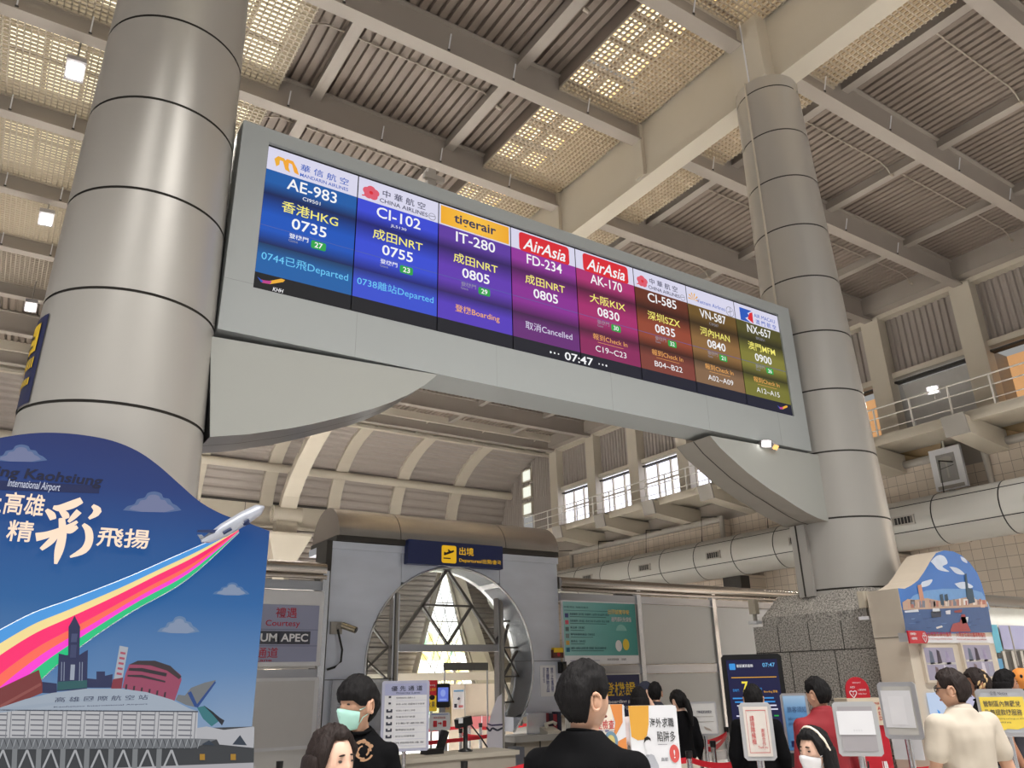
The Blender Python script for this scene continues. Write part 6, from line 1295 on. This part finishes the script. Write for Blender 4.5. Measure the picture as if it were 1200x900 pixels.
# the man close to the camera, seen from behind his right shoulder
person('man in a plain black t-shirt seen from behind close to the camera, head turned right', (684, 778), 3.0, 128, 150, HAIR, (38, 2, -36, .022), blacktee, skin=SKIN, build=1.12, voxel=.008)
def print_(t, B, HD, Rb, Rh, hair):
    g = M('print_gold', (176, 136, 104), .6, var=.1, scale=40); b = MB(); random.seed(4)
    F = Frame(B((-.055, .127, 1.40)), Rb @ Vector((1, 0, 0)), (0, 0, 1))
    for k in range(14):
        a = k*.9; r = .022+.028*((k*37) % 10)/10
        pts = [(r*math.cos(a+j*.35)*1.1, r*math.sin(a+j*.35)) for j in range(5)]; b.line(F, pts, .006, g, .0015+.0003*k)
    b.disc(F, -.035, .02, .012, .009, g, .003); b.disc(F, .0, .042, .012, .01, g, .0034); b.build('chest_print', t)
person('youth in a black t-shirt with gold chest print wearing a pale green mask', (420, 795), 3.95, -50, -8, HAIR, (13, 0, -38, .026), blacktee, skin=SKIN, mask=M('mask_mint', (178, 226, 214), .6, var=.03), build=.95, voxel=.009, extra=print_)
person('dark-haired woman low in the frame with parted hair, only her head showing', (391, 852), 2.9, 42, 20, HAIRB, (46, -12, -50, .02), M('top_dark', (40, 38, 42), .8), skin=SKIN2, longhair=.18, voxel=.009, female=True)
person('ponytailed woman in a black top standing by the white partition', (794, 809), 8.6, -140, -150, HAIR, (30, -8, -40, .02), blacktee, 'long', M('trousers_cream', (206, 196, 180), .8), SKIN2, tail=True, female=True, pitch=-18)
up = {1: [(.17, 0, 1.4), (.2, .16, 1.38), (.12, .14, 1.56)]}
wtop = M('top_white', (222, 206, 206), .8, var=.06, scale=20)
person('woman in a white top raising a hand to her head beside the navy sign', (748, 806), 8.0, -160, 175, HAIR, (30, -10, -44, .02), wtop, 'short', M('skirt_dark', (40, 38, 44), .8), SKIN2, longhair=.2, female=True, arm=up)
person('black-haired man standing behind the woman with the raised hand', (767, 800), 9.3, 170, 180, HAIR, (34, 2, -36, .02), M('shirt_navy', (34, 36, 48), .8), skin=SKIN)
def cap_(t, B, HD, Rb, Rh, hair):
    b = MB(); cm_ = M('cap_navy', (34, 38, 58), .8); n, k = 28, 8
    vs = [HD(headpt(-PI+2*PI*j/n, PI/2*.999-(PI/2-.22)*i/k, .026)) for i in range(k+1) for j in range(n)]; b.add(vs, [(i*n+j, i*n+(j+1) % n, (i+1)*n+(j+1) % n, (i+1)*n+j) for i in range(k) for j in range(n)], cm_, True)
    b.prism([HD(Vector((x, y, .03))) for x, y in ((-.07, .08), (-.055, .15), (0, .175), (.055, .15), (.07, .08))], (0, 0, .006), cm_); b.build('cap', t)
person('person in a navy cap half hidden behind the couple by the partition', (756, 799), 10.0, 120, 150, HAIR, (28, 0, -36, .014), M('shirt_grey', (90, 92, 100), .8), skin=SKIN, extra=cap_)
person('black-haired man in black facing the digital screen kiosk', (881, 803), 6.9, 178, 175, HAIR, (32, 2, -36, .02), blacktee, 'long', skin=SKIN)
person('man in a dark red long-sleeved shirt looking left beside the plinth', (955, 794), 6.0, -128, -150, HAIR, (38, 8, -34, .018), M('shirt_red', (132, 24, 34), .8, var=.12, scale=14), 'long', skin=SKIN, collar=True, build=1.1, pitch=-8)
def band(t, B, HD, Rb, Rh, hair):
    b = MB(); b.tube([HD(headpt(s*math.radians(a), math.radians(e), .026)) for s, a, e in [(-1, 95, 5), (-1, 85, 30), (-1, 70, 52), (-1, 40, 68), (1, 0.1, 72), (1, 40, 68), (1, 70, 52), (1, 85, 30), (1, 95, 5)]], .008, M('hairband_cream', (228, 214, 196), .5), 8); b.build('hairband', t)
person('girl with long black hair, cream hairband and white mask', (951, 853), 4.3, -42, 25, HAIR, (36, -10, -45, .02), M('top_pink', (206, 190, 204), .8, var=.15, scale=16), 'short', skin=SKIN2, mask=M('mask_white', (224, 222, 224), .6), longhair=.26, female=True, extra=band, voxel=.009)
person('man with glasses in a beige polo shirt walking left at the right edge', (1111, 785), 5.1, -105, -135, HAIRB, (34, 6, -34, .018), M('polo_beige', (188, 177, 162), .8, var=.04, scale=14), skin=SKIN, glasses=True, collar=True, build=1.15, arm={-1: [(-.21, -.01, 1.4), (-.26, .02, 1.14), (-.2, .2, 1.04)], 1: [(.21, -.01, 1.4), (.27, -.04, 1.12), (.26, .06, .9)]}, voxel=.009)
def curls(t, B, HD, Rb, Rh, hair):
    b = Body(); c = MB(); random.seed(9); gm_ = M('hair_blonde', (190, 158, 112), .5, var=.2, scale=40)
    for k in range(60):
        a = random.uniform(.6, 2*PI-.6); e = random.uniform(-.6, 1.2); p = HD(headpt(a if a <= PI else a-2*PI, e, .022)); q = HD(headpt(a+.25 if a+.25 <= PI else a+.25-2*PI, e-.3, .03))
        c.tube([p, p.lerp(q, .5)+Vector((0, 0, .006)), q], [.004, .012, .004], gm_ if k % 2 else hair, 6)
    c.build('curled_locks', t)
person('woman with curled dark and blonde hair in black beside the exhibit kiosk', (1141, 785), 6.9, -70, -110, HAIRB, (34, -12, -46, .026), blacktee, skin=SKIN3, female=True, extra=curls)
person('dark-haired person at the right edge reaching out towards a hanging toy', (1176, 786), 7.3, 100, 80, HAIR, (34, -10, -44, .022), M('tee_dark', (46, 44, 52), .8), skin=SKIN3, longhair=.12, female=True, arm={-1: [(-.165, 0, 1.4), (-.12, .24, 1.36), (-.06, .44, 1.46)], 1: [(.165, 0, 1.4), (.2, -.03, 1.12), (.2, .05, .88)]})
c = at(1197, 795, 7.7); b = Body(); b.ball(c, .1, .09, .1); MBt = MB().add(b.v, b.f, M('toy_orange', (226, 142, 60), .7), True)
for dx in (-.045, .045): b = Body(); b.ball(c+RT*dx-Vector((fwd.x, fwd.y, 0))*.085+Vector((0, 0, .02)), .014, .014, .018, 8); MBt.add(b.v, b.f, black, True)
MBt.tube([c+Vector((0, 0, .12)), c+Vector((0, 0, .5))], .008, steel_dk, 6); MBt.obox(c+Vector((0, .0, -.62)), (.03, 0, 0), (0, .03, 0), (0, 0, .5), steel_dk); MBt.obox(Vector((c.x, c.y, .02)), (.2, 0, 0), (0, .2, 0), (0, 0, .02), steel_dk); MBt.obox(Vector((c.x, c.y, .35)), (.03, 0, 0), (0, .03, 0), (0, 0, .33), steel_dk)
tag(MBt.build('round_toy'), 'round orange plush head on a thin display pole at the right edge', 'toy')
